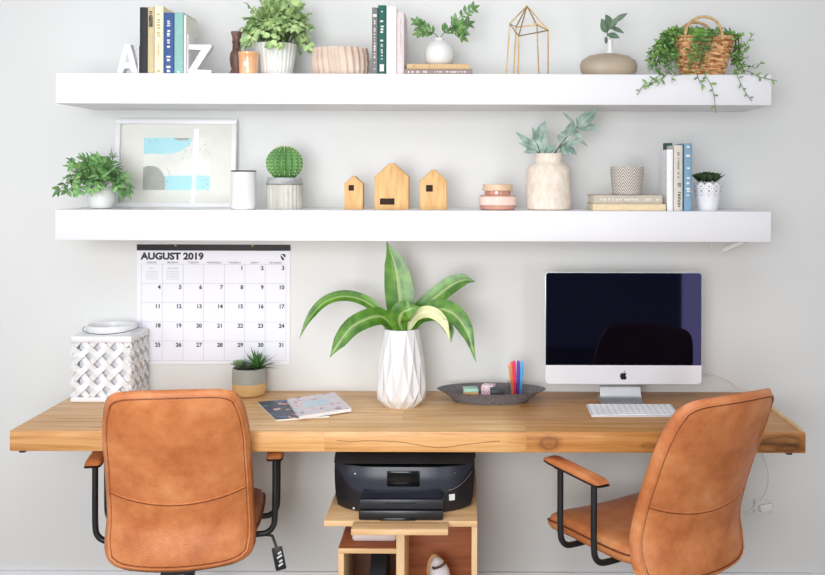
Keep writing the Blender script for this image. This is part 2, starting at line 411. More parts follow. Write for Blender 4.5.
def flat_book(px0, px1, py0, py1, d, depth, zbase, cm, label, group, marks, markm=None, pages=PAGES, left=True):
    x0, x1 = X(px0, d, py0), X(px1, d, py0); t = (py1-py0)*S(d)
    r = thing('book', ((x0+x1)/2, -d, zbase), label, 'book', group)
    h = x1-x0
    M = Matrix.Translation((-h/2, 0, t/2)) @ Matrix.Rotation(PI/2, 4, 'Y')
    _book(r, t, h, depth, cm, marks, markm, pages, .25, M)
    return zbase + t
GS = 'books lying flat on the upper shelf'
z1 = flat_book(403.8,472.6,67.6,73.4,.29,.19,ZT1,cloth('mocha_cover',(148,128,122)),'mocha brown flat book, lower of the pair under the round vase',GS,[('s',.06,.36,.42),('s',.42,.9,.34)])
z1b = flat_book(407,469.4,62.2,67.6,.285,.18,z1,cloth('tan_cover',(208,174,128)),'tan flat book directly under the round white vase',GS,[('b',.35,.36,.9),('b',.1,.12,.5)],mat('tan_print',(176,140,96),.6))
GS2 = 'books lying flat on the lower shelf'
z2 = flat_book(593,665.8,204.4,211.2,.29,.17,ZT2,cloth('sand_cover',(226,204,166)),'sand coloured flat book, lower of the pair under the grey pot',GS2,[])
z2b = flat_book(593.5,662.4,195.6,204.4,.285,.165,z2,cloth('greige_cover',(196,184,168)),'greige flat book directly under the small grey pot',GS2,[('s',.1,.82,.3),('s',.88,.95,.3)])

# ------------------------------------------------------------------ letter bookends
def letter(kind, px0, px1, pyt, platepx, platetop, label):
    d = .26; x0, x1 = X(px0, d, 50), X(px1, d, 50); h = Z(pyt, d, px0) - ZT1; w = x1-x0
    r = thing('bookend', ((x0+x1)/2, -d, ZT1), label, 'bookend', 'white letter bookends')
    b = MB(); q = w/2; dp = .03
    if kind == 'A':
        # legs, apex and crossbar as one outline
        t = w*.27
        pl = [(-q,0),(-q+t,0),(-q+t*1.36,h*.22),(q-t*1.36,h*.22),(q-t,0),(q,0),(t*.52,h),(-t*.52,h)]
        b.prism(pl, 0, dp, 'xz', bev=.001)
        o = b.build('letter', WHITE, r, 30)
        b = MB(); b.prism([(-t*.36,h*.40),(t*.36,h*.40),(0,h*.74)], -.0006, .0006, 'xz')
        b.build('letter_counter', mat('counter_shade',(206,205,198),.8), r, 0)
    else:
        s_ = h*.17
        pl = [(-q,0),(q,0),(q,s_),(-q+w*.36,s_),(q,h-s_*.6),(q,h),(-q,h),(-q,h-s_),(q-w*.4,h-s_),(-q,s_*.7)]
        b.prism(pl, 0, dp, 'xz', bev=.001); b.build('letter', WHITE, r, 30)
    pa, pb = platepx; xa, xb = X(pa, d, 50)-r.location.x, X(pb, d, 50)-r.location.x; ph = Z(platetop, d, pa)-ZT1
    b = MB(); b.box(((xa+xb)/2, .05, ph/2), (xb-xa, .1, ph), .001)
    b.build('upright_plate', WHITE, r)
    return r
letter('A', 116.2, 138.2, 44, (137.6,139.0), 46, 'white letter A bookend left of the black book')
letter('Z', 187.4, 211.4, 44.4, (186.4,188.3), 34, 'white letter Z bookend right of the teal book')

# ------------------------------------------------------------------ foliage helpers
def bush(b, bs, o, rx, ry, z0, z1, nst, leafL, leafW, R, npair=6, base_r=.02, mi=0, droop=.2, low=-.3, fold=.25, xoff=0):
    """dome of leafy stems from o"""
    o = Vector(o)
    for k in range(nst):
        a = 2*PI*(k*.618 + R.random()*.1); el = low + (1.45-low)*((k+.5)/nst) + R.uniform(-.1,.1)
        rr = R.uniform(.72, 1)
        e = o + Vector((math.cos(a)*math.cos(el)*rx*rr + xoff, math.sin(a)*math.cos(el)*ry*rr, (math.sin(el)*(z1 if el > 0 else abs(z0)))*rr))
        st = o + Vector((math.cos(a)*base_r*R.random(), math.sin(a)*base_r*R.random(), 0))
        mid = st*.45 + e*.55 + Vector((0,0,.35*abs(z1)*(1-abs(math.sin(el)))))
        pts = spline([st, mid, e], 12)
        bs.tube(pts, .0012, 5)
        for i in range(npair):
            t = .35 + .65*i/(npair-1); p = pts[min(12, int(t*12))]
            tg = (pts[min(12, int(t*12)+1)] - pts[max(0, int(t*12)-1)]).normalized()
            sd = tg.cross(Vector((R.uniform(-.5,.5), R.uniform(-.5,.5), 1))).normalized(); up = sd.cross(tg)
            L = leafL*R.uniform(.7, 1.15)
            if i == npair-1: b.leaf(p, tg + Vector((0,0,R.uniform(-.2,.3))), up, L, leafW*L/leafL, droop, fold, mi=mi)
            for s_ in (-1, 1):
                if R.random() < .9:
                    d = tg*R.uniform(.3,.8) + sd*s_ + up*R.uniform(-.3,.5)
                    b.leaf(p, d, up + Vector((0,-.5,0.2)), L, leafW*L/leafL, droop*R.uniform(.2,1.6), fold, mi=mi)

def branch(b, bs, pts, nl, leafL, leafW, R, start=.2, r=.0014, two=True, droop=.15, tipmore=0, vert=.3):
    pts = spline(pts, 20); bs.tube(pts, [r*(1.3-.7*k/20) for k in range(len(pts))], 6)
    for i in range(nl):
        t = start + (1-start)*i/(nl-1); k = min(20, int(t*20)); p = pts[k]
        tg = (pts[min(20,k+1)] - pts[max(0,k-1)]).normalized()
        sd = tg.cross(Vector((0,-1,.2))).normalized(); L = leafL*R.uniform(.75,1.15)
        for s_ in ((-1,1) if two else ((-1)**i,)):
            d = tg*.6 + sd*s_*R.uniform(.6,1.1) + Vector((0,R.uniform(-.7,.2),R.uniform(-.1,vert)))
            b.leaf(p, d, Vector((R.uniform(-.5,.5),-1,R.uniform(.2,.8))), L, leafW*L/leafL, droop*R.uniform(-.4,1.4), .2)
        if i == nl-1: b.leaf(p, tg, Vector((0,-1,.4)), leafL, leafW, droop, .2)

# ------------------------------------------------------------------ upper shelf things
# carved dark candlestick
d = .13
c = P(236.5, 60, d); h = Z(31.8, d, 236)-ZT1
b = MB(); u = S(d)
b.lathe([(.034,0),(.034,.006),(.028,.016),(.019,.03),(.017,.036),(.021,.046),(.024,.07),(.021,.09),(.0145,.102),(.0135,h*.74),(.0165,h*.78),(.014,h*.82),(.0165,h*.92),(.0195,h*.96),(.0195,h),(.012,h),(.012,h-.01)], 28)
tag(b.build('candlestick', mat('carved_dark_wood',(140,100,88),.5,(92,64,58),30,(1,1,.4),bump=.3,bscale=70), loc=(c.x,-d,ZT1)), 'dark brown turned wooden candlestick behind the peach candle', 'candlestick')
# amber candle jar
d = .265; c = P(248.5, 60, d); h = Z(52.4, d, 248)-ZT1; u = S(d)
t = thing('candle', (c.x,-d,ZT1), 'small peach candle in a glass jar in front of the fluted pot', 'candle')
b = MB(); b.lathe([(8*u,0),(9*u,.004),(9.4*u,h*.6),(9.8*u,h*.86),(10.1*u,h*.88),(10.1*u,h),(9.3*u,h),(9.1*u,h*.86)], 32)
b.build('jar', mat('peach_glass',(238,186,140),.2,(226,166,118),12,coat=.5,sss=.2), t)
b = MB(); b.lathe([(9.0*u,h*.84),(0.1*u,h*.845)], 24, capb=False); b.build('wax', mat('wax',(246,226,200),.5), t)
b = MB(); q = b.lathe([(2.6*u,0),(2.6*u,.001)], 20, capt=True); o = b.build('label_sticker', mat('cream_sticker',(252,244,226),.5), t); o.data.transform(Matrix.Translation((0,-9.6*u,h*.45)) @ Matrix.Rotation(PI/2,4,'X'))
# fluted pot with bushy plant
d = .17; c = P(275.5, 60, d); h = Z(44.6, d, 275)-ZT1; u = S(d); R = random.Random(3)
t = thing('potted_plant', (c.x,-d,ZT1), 'bushy light green plant in a white fluted pot on the upper shelf', 'plant')
b = MB(); fl = lambda a, k, z: 1+.035*(abs(math.sin(a*13))-.5)
b.lathe([(15*u,0),(16*u,.003),(18.3*u,h*.4),(20.3*u,h*.8),(21*u,h),(19.6*u,h),(19*u,h*.85)], 156, mod=fl)
b.build('pot', mat('fluted_white',(236,236,232),.5,(222,222,216),14), t)
b = MB(); b.lathe([(19.4*u,h*.86),(.001,h*.9)], 24, capb=False); b.build('soil', SOIL, t)
b = MB(); bs = MB()
bush(b, bs, (0.006,-.01,h*.95), 40*u, .12, -.03, 52*u, 70, .031, .023, R, 6, .05, low=-.25)
b.build('foliage', leafmat('sage_leaf',(196,220,152),(126,164,100)), t, 60); bs.build('stems', STEMG, t)
# ribbed beige bowl
d = .2; c = P(340.5, 60, d); h = Z(48.8, d, 340)-ZT1; u = S(d)
b = MB(); rb = lambda a, k, z: 1+.04*math.sin(a*24+ z*34)*(1 if 0 < k < 7 else .3)
b.lathe([(24*u,0),(26*u,.004),(27.2*u,h*.25),(27.8*u,h*.5),(27.6*u,h*.75),(26.8*u,h*.93),(26.4*u,h),(25*u,h),(24.6*u,h*.9),(22*u,.02),(.01,.016)], 170, mod=rb, sy=.75)
tag(b.build('ribbed_bowl', mat('beige_stoneware',(216,194,176),.5,(198,174,156),18), loc=(c.x,-d,ZT1)), 'beige stoneware bowl with slanting ribs between plant and books', 'bowl')
# bud vase on the stacked books
d = .2; c = P(439, 50, d); h = Z(38.4, d, 439)-z1b; u = S(d)
b = MB(); b.lathe([(7*u,0),(10*u,.002),(13.6*u,h*.16),(15*u,h*.4),(14*u,h*.64),(10*u,h*.83),(5.4*u,h*.91),(4.4*u,h*.95),(4.8*u,h),(3.6*u,h),(3.4*u,h*.9)], 36)
vase_xy = c.x; tag(b.build('bud_vase', WHITECER, loc=(c.x,-d,z1b)), 'small round white vase on the flat tan book', 'vase')
R = random.Random(11); zv = z1b+h
def sprig(pxs, d0, label, nl, L, W, lm, sm, R, start=.25, two=True, cat='sprig', name='leafy_sprig', extra=(), base=None, r=.0013, droop=.15, group=None):
    base = Vector(base)
    t = thing(name, base, label, cat, group)
    b = MB(); bs = MB()
    def loc(q): return P(q[0], q[1], d0+(q[2] if len(q) > 2 else 0)) - base
    branch(b, bs, [Vector((0,0,0))] + [loc(q) for q in pxs], nl, L, W, R, start, r, two, droop)
    for e in extra: branch(b, bs, [loc(q) for q in e[0]], e[1], L, W, R, .25, r*.8, two, droop)
    b.build('leaves', lm, t, 60); bs.build('stem', sm, t); return t
olive = leafmat('glossy_leaf',(112,154,82),(58,100,54))
sprig([(438,37),(430,31),(422,27),(417,23)], .2, 'short green sprig leaning left in the small round vase', 8, .030, .013, olive, STEMG, R, .42, base=(c.x-.004,-d,zv-.03), extra=[([(434,33,.01),(426,32,.02),(420,33,.02)],4)])
sprig([(441,37),(449,28),(457,20),(465,13),(472,9)], .2, 'longer green sprig reaching right in the small round vase', 8, .031, .014, olive, STEMG, R, .3, base=(c.x+.004,-d,zv-.03),
      extra=[([(449,29,.01),(456,25,.03),(463,30,.04)],6),([(450,28,.02),(459,27,.03),(467,24,.03)],6),([(447,31),(456,31,.03),(462,36,.03)],4)])
# brass geometric lantern
d = .18; t = thing('geometric_lantern', (X(527.5,d,60),-d,ZT1), 'brass wire geometric lantern with pointed top and open sides', 'lantern')
b = MB(); T = t.location
bot = [P(506.5,71.6,.24)-T, P(548.6,71.6,.24)-T, P(545,71.8,.12)-T, P(510,71.8,.12)-T]
for p in bot: p.z = .003
n6 = 6; wr = .0022
top = [P(509.8,23.8,.19)-T, P(518.6,36,.26)-T, P(548.2,30.4,.2)-T, P(537,25,.13)-T, P(516,27,.12)-T]
base = [P(506.3,71.4,.19)-T, P(518.4,71,.26)-T, P(548.2,71.4,.2)-T, P(539,71,.13)-T, P(513.6,71,.12)-T]
for p in base: p.z = .003
apex = P(527, 6, .18)-T
for i in range(5):
    b.tube([top[i], base[i]], wr, 6); b.tube([top[i], apex], wr, 6); b.tube([top[i], top[(i+1)%5]], wr, 6); b.tube([base[i], base[(i+1)%5]], wr, 6)
b.tube([top[2], P(533.4,22,.2)-T], wr, 6)
b.build('wire_frame', BRASS, t)
b = MB(); b.prism([(p.x*.93, p.y*.93) for p in base], .001, .012, 'xy'); b.build('base_plate', mat('pale_marble',(240,236,228),.4,(226,220,210),20), t, 20)
# taupe pebble vase and eucalyptus
d = .18; c = P(608.5, 60, d); u = S(d); h = Z(53.6, d, 608)-ZT1
t = thing('pebble_vase', (c.x,-d,ZT1), 'flat taupe pebble-shaped vase with slim white neck', 'vase')
b = MB(); b.lathe([(17*u,0),(24*u,.004),(28*u,h*.3),(28.8*u,h*.5),(27*u,h*.72),(20*u,h*.9),(10*u,h*.99),(4*u,h*1.0)], 40, sy=.6, capt=True)
b.build('body', mat('taupe_ceramic',(176,160,138),.45,(164,148,126),10), t)
hn = Z(40.5, d, 610)-ZT1
b = MB(); b.lathe([(4.2*u,h*.97),(3.2*u,h*1.08),(2.4*u,hn*.9),(2.8*u,hn),(1.6*u,hn),(1.4*u,h)], 20, o=(1.4*u,0,0)); b.build('neck', WHITECER, t)
R = random.Random(5)
gum = leafmat('gum_leaf',(112,136,112),(74,104,82), edge=(150,166,138))
base = Vector((c.x+1.4*u,-d,ZT1+hn-.02)); t = thing('eucalyptus_sprig', base, 'small grey green eucalyptus sprig in the taupe pebble vase', 'sprig')
b = MB(); bs = MB()
stem = [Vector((0,0,0)), P(607,38,d)-base, P(608,31,d)-base, P(614,22,d)-base]
bs.tube(spline(stem,16), .0013, 6)
for q0, q1, L, W, nr in (((607,33),(602,19),.055,.036,(.2,-1,.1)),((608,30),(620,15),.062,.026,(-.3,-1,.4)),((614,22),(628,12),.055,.024,(-.2,-1,.6)),((607,34),(618,37),.05,.026,(0,-1,.5)),((610,27),(626,33),.055,.022,(0,-.9,.7)),((606,37),(606,46),.03,.016,(.5,-1,0)),((610,27),(607,17),.05,.034,(.4,-1,.2))):
    a = P(*q0, d)-base; e = P(*q1, d+.02)-base; b.leaf(a, e-a, nr, L, W, .08, .18, 7)
b.build('leaves', gum, t, 60); bs.build('stem', STEMG, t)
# basket with trailing plant
d = .17; c = P(702.5, 60, d); u = S(.2); h = Z(35.4, .25, 702)-ZT1
t = thing('basket_plant', (c.x,-d,ZT1), 'woven wicker basket with a trailing green string plant at shelf end', 'plant')
def weave(bm_):
    N, Mv = 120, 48
    def fn(a, v):
        an = 2*PI*a; r = (18.6+11.2*v**.9)*u
        row = int(v*8); ph = (row % 2)*PI
        bulge = .0045*abs(math.sin(v*8*PI)) * (1+.7*math.sin(an*15+ph))
        # twisted strands
        bulge += .0015*math.sin(an*30+v*60)
        rr = r+bulge
        sq = (abs(math.cos(an))**3+abs(math.sin(an))**3)**(-1/3)
        return Vector((rr*sq*math.cos(an), .62*rr*sq*math.sin(an), h*v))
    vs = bm_.grid(fn, N, Mv, True); bm_.cap(vs[0], True)
b = MB(); weave(b)
def wicker():
    m, nt, bb = nodes('wicker'); L = nt.links.new; bb.inputs['Roughness'].default_value = .7
    tc = nt.nodes.new('ShaderNodeTexCoord'); mp = nt.nodes.new('ShaderNodeMapping'); mp.inputs['Scale'].default_value = (1,1,3); L(tc.outputs['Object'], mp.inputs[0])
    n = nt.nodes.new('ShaderNodeTexNoise'); n.inputs['Scale'].default_value = 45; n.inputs['Detail'].default_value = 4; L(mp.outputs[0], n.inputs['Vector'])
    r = nt.nodes.new('ShaderNodeValToRGB'); e = r.color_ramp.elements; e[0].position = .36; e[0].color = lin((136,84,46)); e[1].position = .62; e[1].color = lin((226,184,132))
    k = e.new(.5); k.color = lin((198,144,92)); L(n.outputs[0], r.inputs[0]); L(r.outputs[0], bb.inputs['Base Color']); return m
WICK = wicker()
b.build('basket', WICK, t, 0)
b = MB()
rim = []
for k in range(48):
    an = 2*PI*k/48; sq = (abs(math.cos(an))**3+abs(math.sin(an))**3)**(-1/3); rim.append((30.3*u*sq*math.cos(an), .62*30.3*u*sq*math.sin(an), h))
b.tube(rim, .005, 6, closed=True); b.build('rim', WICK, t)
for sy in (-1, 1):
    b = MB(); yy = sy*.62*28*u
    pts = []
    for k in range(17):
        a = PI*k/16; px = 699.5-18.5*math.cos(a); pts.append(Vector(((px-702.5)*u, yy, h-.012 + 23*u*math.sin(a)**.8)))
    tw = []
    b.tube(pts, .0052, 8); b.build('handle', mat('twisted_rush',(222,188,138),.7,(176,134,86),60,(1,1,3)), t)
b = MB(); b.lathe([(27*u,h*.8),(.01,h*.86)], 24, capb=False, sy=.6); b.build('soil', SOIL, t)
R = random.Random(21); b = MB(); bs = MB(); T = t.location
def strand(pts, n, L, W, seed, r=.0009, th=.0):
    RR = random.Random(seed); q = spline(pts, 30); bs.tube(q, r, 4, caps=False)
    for i in range(n):
        k = int(30*(i+.3)/n); p = q[k]; tg = (q[min(30,k+1)]-q[max(0,k-1)]).normalized()
        sd = tg.cross(Vector((RR.uniform(-.4,.4),-1,RR.uniform(-.4,.4)))).normalized()*((-1)**i)
        dd = sd + tg*.7 + Vector((0,RR.uniform(-.5,.2),RR.uniform(0,.6))); l = L*RR.uniform(.7,1.2)
        b.leaf(p, dd, Vector((RR.uniform(-1,1),-1,RR.uniform(-.5,1))), l, W*l/L, RR.uniform(-.2,.3), .2, 3)
# mass tumbling over the left side of the basket
for k in range(62):
    s0 = Vector(((-24+R.random()*16)*u, R.uniform(-.055,.05), h-.005))
    ex, ey = R.uniform(646,678), R.uniform(48,74)
    ex = min(ex, 678-(74-ey)*.1); f_ = (690-ex)/43
    peak = Vector(((-30-14*f_*R.uniform(.3,1))*u, R.uniform(-.07,.03), h+R.uniform(-.02,.018)))
    e = P(ex, ey, R.uniform(.16,.29))-T; e.z = max(e.z, .004)
    strand([s0, s0*.5+peak*.5+Vector((0,0,.018)), peak, peak*.5+e*.5+Vector((-.004,0,0)), e], 12, .019, .0085, 100+k)
# front tress down the middle of the basket
for k in range(24):
    x0 = R.uniform(689,708); ye = R.uniform(48,74)
    s0 = Vector(((x0-702.5)*u, -.05, h)); m1 = Vector(((x0-703)*u, -.085, h-.008)); e = P(x0+R.uniform(-5,4), ye, .27)-T; e.z = max(e.z,.006); e.y = -.088-.01*R.random()
    strand([s0, m1+Vector((0,0,.02)), m1, e], 9, .017, .0075, 300+k)
# top fill
for k in range(30):
    s0 = Vector((R.uniform(-24,24)*u, R.uniform(-.05,.05), h-.01)); e = s0+Vector((R.uniform(-.025,.03), R.uniform(-.02,.02), R.uniform(.02,.055)))
    strand([s0, s0*.5+e*.5+Vector((.004,0,.004)), e], 6, .019, .008, 400+k)
# right side
for k in range(20):
    s0 = Vector(((20+R.random()*8)*u, R.uniform(-.05,.03), h)); ex, ey = R.uniform(730,752), R.uniform(42,73)
    pk = Vector((R.uniform(31,36)*u, s0.y, h+.005)); e = P(ex, ey, R.uniform(.16,.28))-T; e.z = max(e.z,.004)
    m2 = Vector((R.uniform(29,33)*u, s0.y-.02, h*.45))
    strand([s0, pk, m2, e], 11, .019, .008, 500+k)
# long loose strands over the shelf edge
DF = .328
for pts, n, sd in (([(665,66,.3),(667,73.4,DF),(655,82,DF),(645,84,DF),(637,95,DF+.004)],9,1),([(660,72,.31),(660,75,DF),(652,80,DF),(648,88,DF)],7,2),
               ([(697,70,.29),(697,74.5,DF),(700,82,DF),(705,87,DF)],5,3),([(704,70,.29),(705,74.8,DF),(711,85,DF),(714,96,DF),(716,113,DF)],7,4),
               ([(735,71,.3),(737,75,DF),(744,90,DF),(752,101,DF)],8,5),([(738,69,.28),(750,72,.31),(757,76,DF),(764,78,DF),(777,81,DF)],7,6),
               ([(733,60,.2),(740,62,.22),(746,45,.2),(754,33,.2)],8,7),([(736,70,.25),(748,66,.25),(756,68,.28),(762,61,.28)],7,8),
               ([(690,66,.29),(686,73.5,DF),(673,76,DF),(672,83,DF)],4,9),([(672,68,.3),(664,77,DF),(657,86,DF)],5,10)):
    strand([P(*q)-T for q in pts], n, .019, .0075, 700+sd, .0011)
b.build('foliage', leafmat('string_leaf',(128,172,78),(62,108,54)), t, 60); bs.build('trailing_stems', STEMG, t)

# ------------------------------------------------------------------ lower shelf things
# little white pot plant on the left
d = .2; c = P(101.5, 200, d); u = S(d); h = Z(186.6, d, 101)-ZT2; R = random.Random(8)
t = thing('potted_plant', (c.x,-d,ZT2), 'leafy green plant in a small round white pot at the left end', 'plant')
b = MB(); b.lathe([(8*u,0),(10.5*u,.003),(12.6*u,h*.35),(12.8*u,h*.6),(11.6*u,h*.88),(10.4*u,h),(9.2*u,h),(9*u,h*.85)], 32); b.build('pot', WHITECER, t)
b = MB(); b.lathe([(9.4*u,h*.86),(.001,h*.9)], 20, capb=False); b.build('soil', SOIL, t)
b = MB(); bs = MB(); bush(b, bs, (-.012,-.01,h*.9), 37*u, .1, -.045, 35*u, 44, .034, .017, R, 6, .025, low=-.35, droop=.1)
b.build('foliage', leafmat('fern_leaf',(150,194,118),(88,136,88)), t, 60); bs.build('stems', STEMG, t)
# framed abstract print leaning on the wall
wf, hf = 122*S(.06), Z(118.6, .03, 175)-ZT2
lean = math.atan2(.03, hf)
t = thing('picture_frame', (X(174.2,.05,160), -.058, ZT2), 'white framed abstract print in blue and grey leaning on wall', 'picture')
t.rotation_euler = (-lean, 0, 0)
b = MB(); fw, fd = .017, .025
for cx, cz, sx, sz in ((0,fw/2,wf,fw),(0,hf-fw/2,wf,fw),(-wf/2+fw/2,hf/2,fw,hf-2*fw),(wf/2-fw/2,hf/2,fw,hf-2*fw)): b.box((cx,fd/2,cz),(sx,fd,sz),.0012)
b.build('moulding', WHITE, t)
b = MB(); b.box((0,fd-.006,hf/2),(wf-2*fw+.002,.004,hf-2*fw+.002)); b.build('mat_board', mat('mat_board',(228,227,220),.9,(224,223,216),6), t)
b = MB(); kx, kz = S(.045), S(.045)
def A(px, py): return ((px-175.2)*kx, (207.6-py)*kz)
yb = fd-.0085
def flat(pts, mi, k): b.prism([A(*p) for p in pts], yb-k, yb+.0003-k, 'xz', mi=mi)
flat([(142,137),(209.4,137),(209.4,190.4),(142,190.4)],0,0)
flat([(142.3,137.3),(191,137.3),(189,143),(184,148),(178,151),(170,153.4),(158,153.8),(150,153),(142.3,154)],1,.0006)
flat([(172,137.3),(188,137.3),(186,139.6),(178,140),(174,139)],2,.0009)
arc = [(142.3,190)]+[(142.3,167)]+[(147,165.6),(153,166),(158,168),(161.5,172),(164,177),(165,183),(164.6,190)]
flat(arc,2,.0006)
flat([(164.8,190),(165,182),(163.4,176),(170,175.4),(188,175.6),(200,175),(209.2,176),(209.2,190)],1,.0005)
R = random.Random(2)
for px, py in ((143,139),(148,141),(155,140),(188,145),(190,150),(184,150.5),(182,158),(188,157.6),(199,149),(204,144),(205,150),(208.6,153),(166.6,169),(169,173.4),(168,171),(161,182),(167,181.6),(203,186),(207,184),(206.5,179),(202,180)):
    a = A(px,py); n_ = [(a[0]+.0016*math.cos(q*PI/3), a[1]+.0016*math.sin(q*PI/3)) for q in range(6)]
    b.prism(n_, yb-.0012, yb-.0009, 'xz', mi=3)
b.build('art_print', [mat('print_paper',(238,237,230),.8),mat('print_aqua',(172,218,226),.8,(186,224,230),8),mat('print_grey',(166,170,162),.8,(178,181,174),30),mat('print_ink',(90,96,96),.8)], t, 0)
def glass_pane():
    m = bpy.data.materials.new('picture_glass'); m.use_nodes = True; nt = m.node_tree; nt.nodes.clear(); L = nt.links.new
    o = nt.nodes.new('ShaderNodeOutputMaterial'); tr = nt.nodes.new('ShaderNodeBsdfTransparent'); g = nt.nodes.new('ShaderNodeBsdfGlossy'); g.inputs['Roughness'].default_value = .015
    fr = nt.nodes.new('ShaderNodeFresnel'); fr.inputs[0].default_value = 1.45; mx = nt.nodes.new('ShaderNodeMixShader')
    L(fr.outputs[0], mx.inputs[0]); L(tr.outputs[0], mx.inputs[1]); L(g.outputs[0], mx.inputs[2]); L(mx.outputs[0], o.inputs[0]); return m
b = MB(); v = [b.bm.verts.new(p) for p in ((-wf/2+fw,.008,fw),(wf/2-fw,.008,fw),(wf/2-fw,.008,hf-fw),(-wf/2+fw,.008,hf-fw))]; b.bm.faces.new(v)
b.build('glass', glass_pane(), t, 0)
# white canister
d = .24; c = P(243.5, 190, d); u = S(d); h = Z(170.6, d, 243)-ZT2
t = thing('canister', (c.x,-d,ZT2), 'plain white cylindrical canister with thin dark lid', 'canister')
b = MB(); b.lathe([(11.4*u,0),(12.4*u,.002),(12.6*u,.008),(12.6*u,h-.006),(12.2*u,h-.004)], 36, capt=True); b.build('body', WHITECER, t)
b = MB(); b.lathe([(12.3*u,h-.004),(12.5*u,h-.003),(12.4*u,h),(11*u,h+.001)], 36, capt=True); b.build('lid', mat('dark_lid',(60,52,48),.5), t)
# cactus
d = .2; c = P(284.5, 190, d); u = S(d); h = Z(177.6, d, 284)-ZT2
t = thing('potted_cactus', (c.x,-d,ZT2), 'round green cactus in a grey ribbed concrete pot', 'cactus')
b = MB(); b.lathe([(17.2*u,0),(17.6*u,.004),(17.6*u,h*.8)], 144, mod=lambda a,k,z: 1+.02*math.sin(a*24)); b.build('pot', mat('ribbed_concrete',(206,204,194),.8,(176,174,164),20,(1,1,.6)), t)
b = MB(); b.lathe([(17.4*u,h*.79),(17.9*u,h*.8),(17.9*u,h*.84),(17.2*u,h*.86),(16.6*u,h),(15*u,h),(14.6*u,h*.88),(.001,h*.87)], 48); o = b.build('collar', mat('grey_band',(176,178,176),.6,(150,152,150),40), t)
b = MB(); b.lathe([(17.9*u,h*.775),(18.05*u,h*.79),(17.9*u,h*.81)], 48, capb=False); b.build('rim_band', mat('dark_band',(94,96,94),.7,(130,130,126),50), t)  # dark grey ring just under the collar
b = MB(); rb_, zc = 18.6*u, h*.96+15.6*u
prof = [(max(.0008, rb_*math.cos(a)*.99), zc+17.2*u*math.sin(a)) for a in [(-1.1+k*(PI/2+1.1)/22) for k in range(23)]]
b.lathe(prof, 144, mod=lambda a,k,z: 1-.13*abs(math.sin(a*9))**.7 if k < 22 else 1, capt=True)
b.build('body', mat('cactus_skin',(98,150,76),.55,(70,122,60),14), t)
b = MB(); R = random.Random(4)
for rib in range(18):
    a = PI*(rib+0)/9
    for k in range(1, 12):
        e = -.9+k*.205; p = Vector((rb_*1.0*math.cos(e)*math.cos(a), rb_*math.cos(e)*math.sin(a), zc+17.2*u*math.sin(e)))
        b.lathe([(.0012,-.0006),(.002,.0008),(.0004,.0016)], 5, o=p)
        for s_ in range(5):
            dv = (p-Vector((0,0,zc))).normalized()+Vector((R.uniform(-1,1),R.uniform(-1,1),R.uniform(-1,1)))*.8
            b.tube([p, p+dv.normalized()*.006], [.00045,.0001], 3, caps=False)
b.build('spines', mat('pale_spines',(232,232,200),.7), t, 0)
# wooden houses
HW = mat('beech_wood',(224,182,122),.55,(204,156,94),9,(8,8,1.2),detail=5)
HOLE_SHADE = mat('dark_opening',(48,30,24),.9)  # dark slab on the house front, paints the shade of the opening
def house(px0, px1, pyr, pye, op, label, d=.22):
    x0, x1 = X(px0,d,190), X(px1,d,190); w = x1-x0; hr = Z(pyr,d,px0)-ZT2; he = Z(pye,d,px0)-ZT2
    t = thing('wooden_house', ((x0+x1)/2,-d,ZT2), label, 'ornament', 'little wooden houses')
    b = MB(); b.prism([(-w/2,0),(w/2,0),(w/2,he),(w*.06,hr),(-w*.06,hr),(-w/2,he)], 0, .05, 'xz', bev=.0015); b.build('block', HW, t, 30)
    a0,b0,a1,b1 = op; xx0, xx1 = X(a0,d,190)-t.location.x, X(a1,d,190)-t.location.x; zz0, zz1 = Z(b1,d,px0)-ZT2, Z(b0,d,px0)-ZT2
    b = MB(); b.box(((xx0+xx1)/2,.0005,(zz0+zz1)/2),(xx1-xx0,.0025,zz1-zz0)); b.build('opening', HOLE_SHADE, t)
    b = MB(); lx = X(px1,d)-X(px0,d)
    for s_ in (-1,1):
        e0 = Vector((s_*(w/2+.0005),.025,he)); e1 = Vector((s_*w*.05,.025,hr+.0005)); m_ = (e0+e1)/2; ang = math.atan2(e1.z-e0.z, e1.x-e0.x)
        b.box(m_,( (e1-e0).length,.0505,.0022), rot=Matrix.Rotation(-ang,4,'Y'))
    b.build('roof', mat('roof_wood',(214,164,98),.6,(190,140,78),12), t)
house(344.2,362.8,176.6,184.2,(348.6,185,354,190.6),'smallest wooden block house with a square window, left of three')
house(374.4,408.6,163.2,177.2,(380,198.4,394.6,204.6),'largest wooden block house with a low slot window, middle of three')
house(420,446.6,169.8,181.4,(426,185,432.8,191.6),'medium wooden block house with a square window, right of three')
# pink candle jar
d = .22; c = P(497.5, 200, d); u = S(d); h = Z(184.4, d, 497)-ZT2
t = thing('candle', (c.x,-d,ZT2), 'squat rose pink glass candle jar with pale lid', 'candle')
b = MB(); b.lathe([(15*u,0),(17.4*u,.003),(18.6*u,h*.25),(18.6*u,h*.5),(17.4*u,h*.58),(13.2*u,h*.62),(13*u,h*.74)], 40, capt=True); b.build('jar', mat('rose_glass',(204,150,130),.18,(186,126,106),8,coat=.6), t)
b = MB(); b.lathe([(18.7*u,h*.2),(18.85*u,h*.22),(18.85*u,h*.5),(18.4*u,h*.53)], 40, capb=False); b.build('label_band', mat('blush_band',(240,214,202),.4,(232,196,182),30), t)
b = MB(); b.lathe([(14.6*u,h*.75),(15*u,h*.77),(15*u,h*.97),(14.4*u,h)], 36, capt=True); b.build('lid', mat('pale_wood_lid',(228,200,168),.5,(214,182,148),20), t)
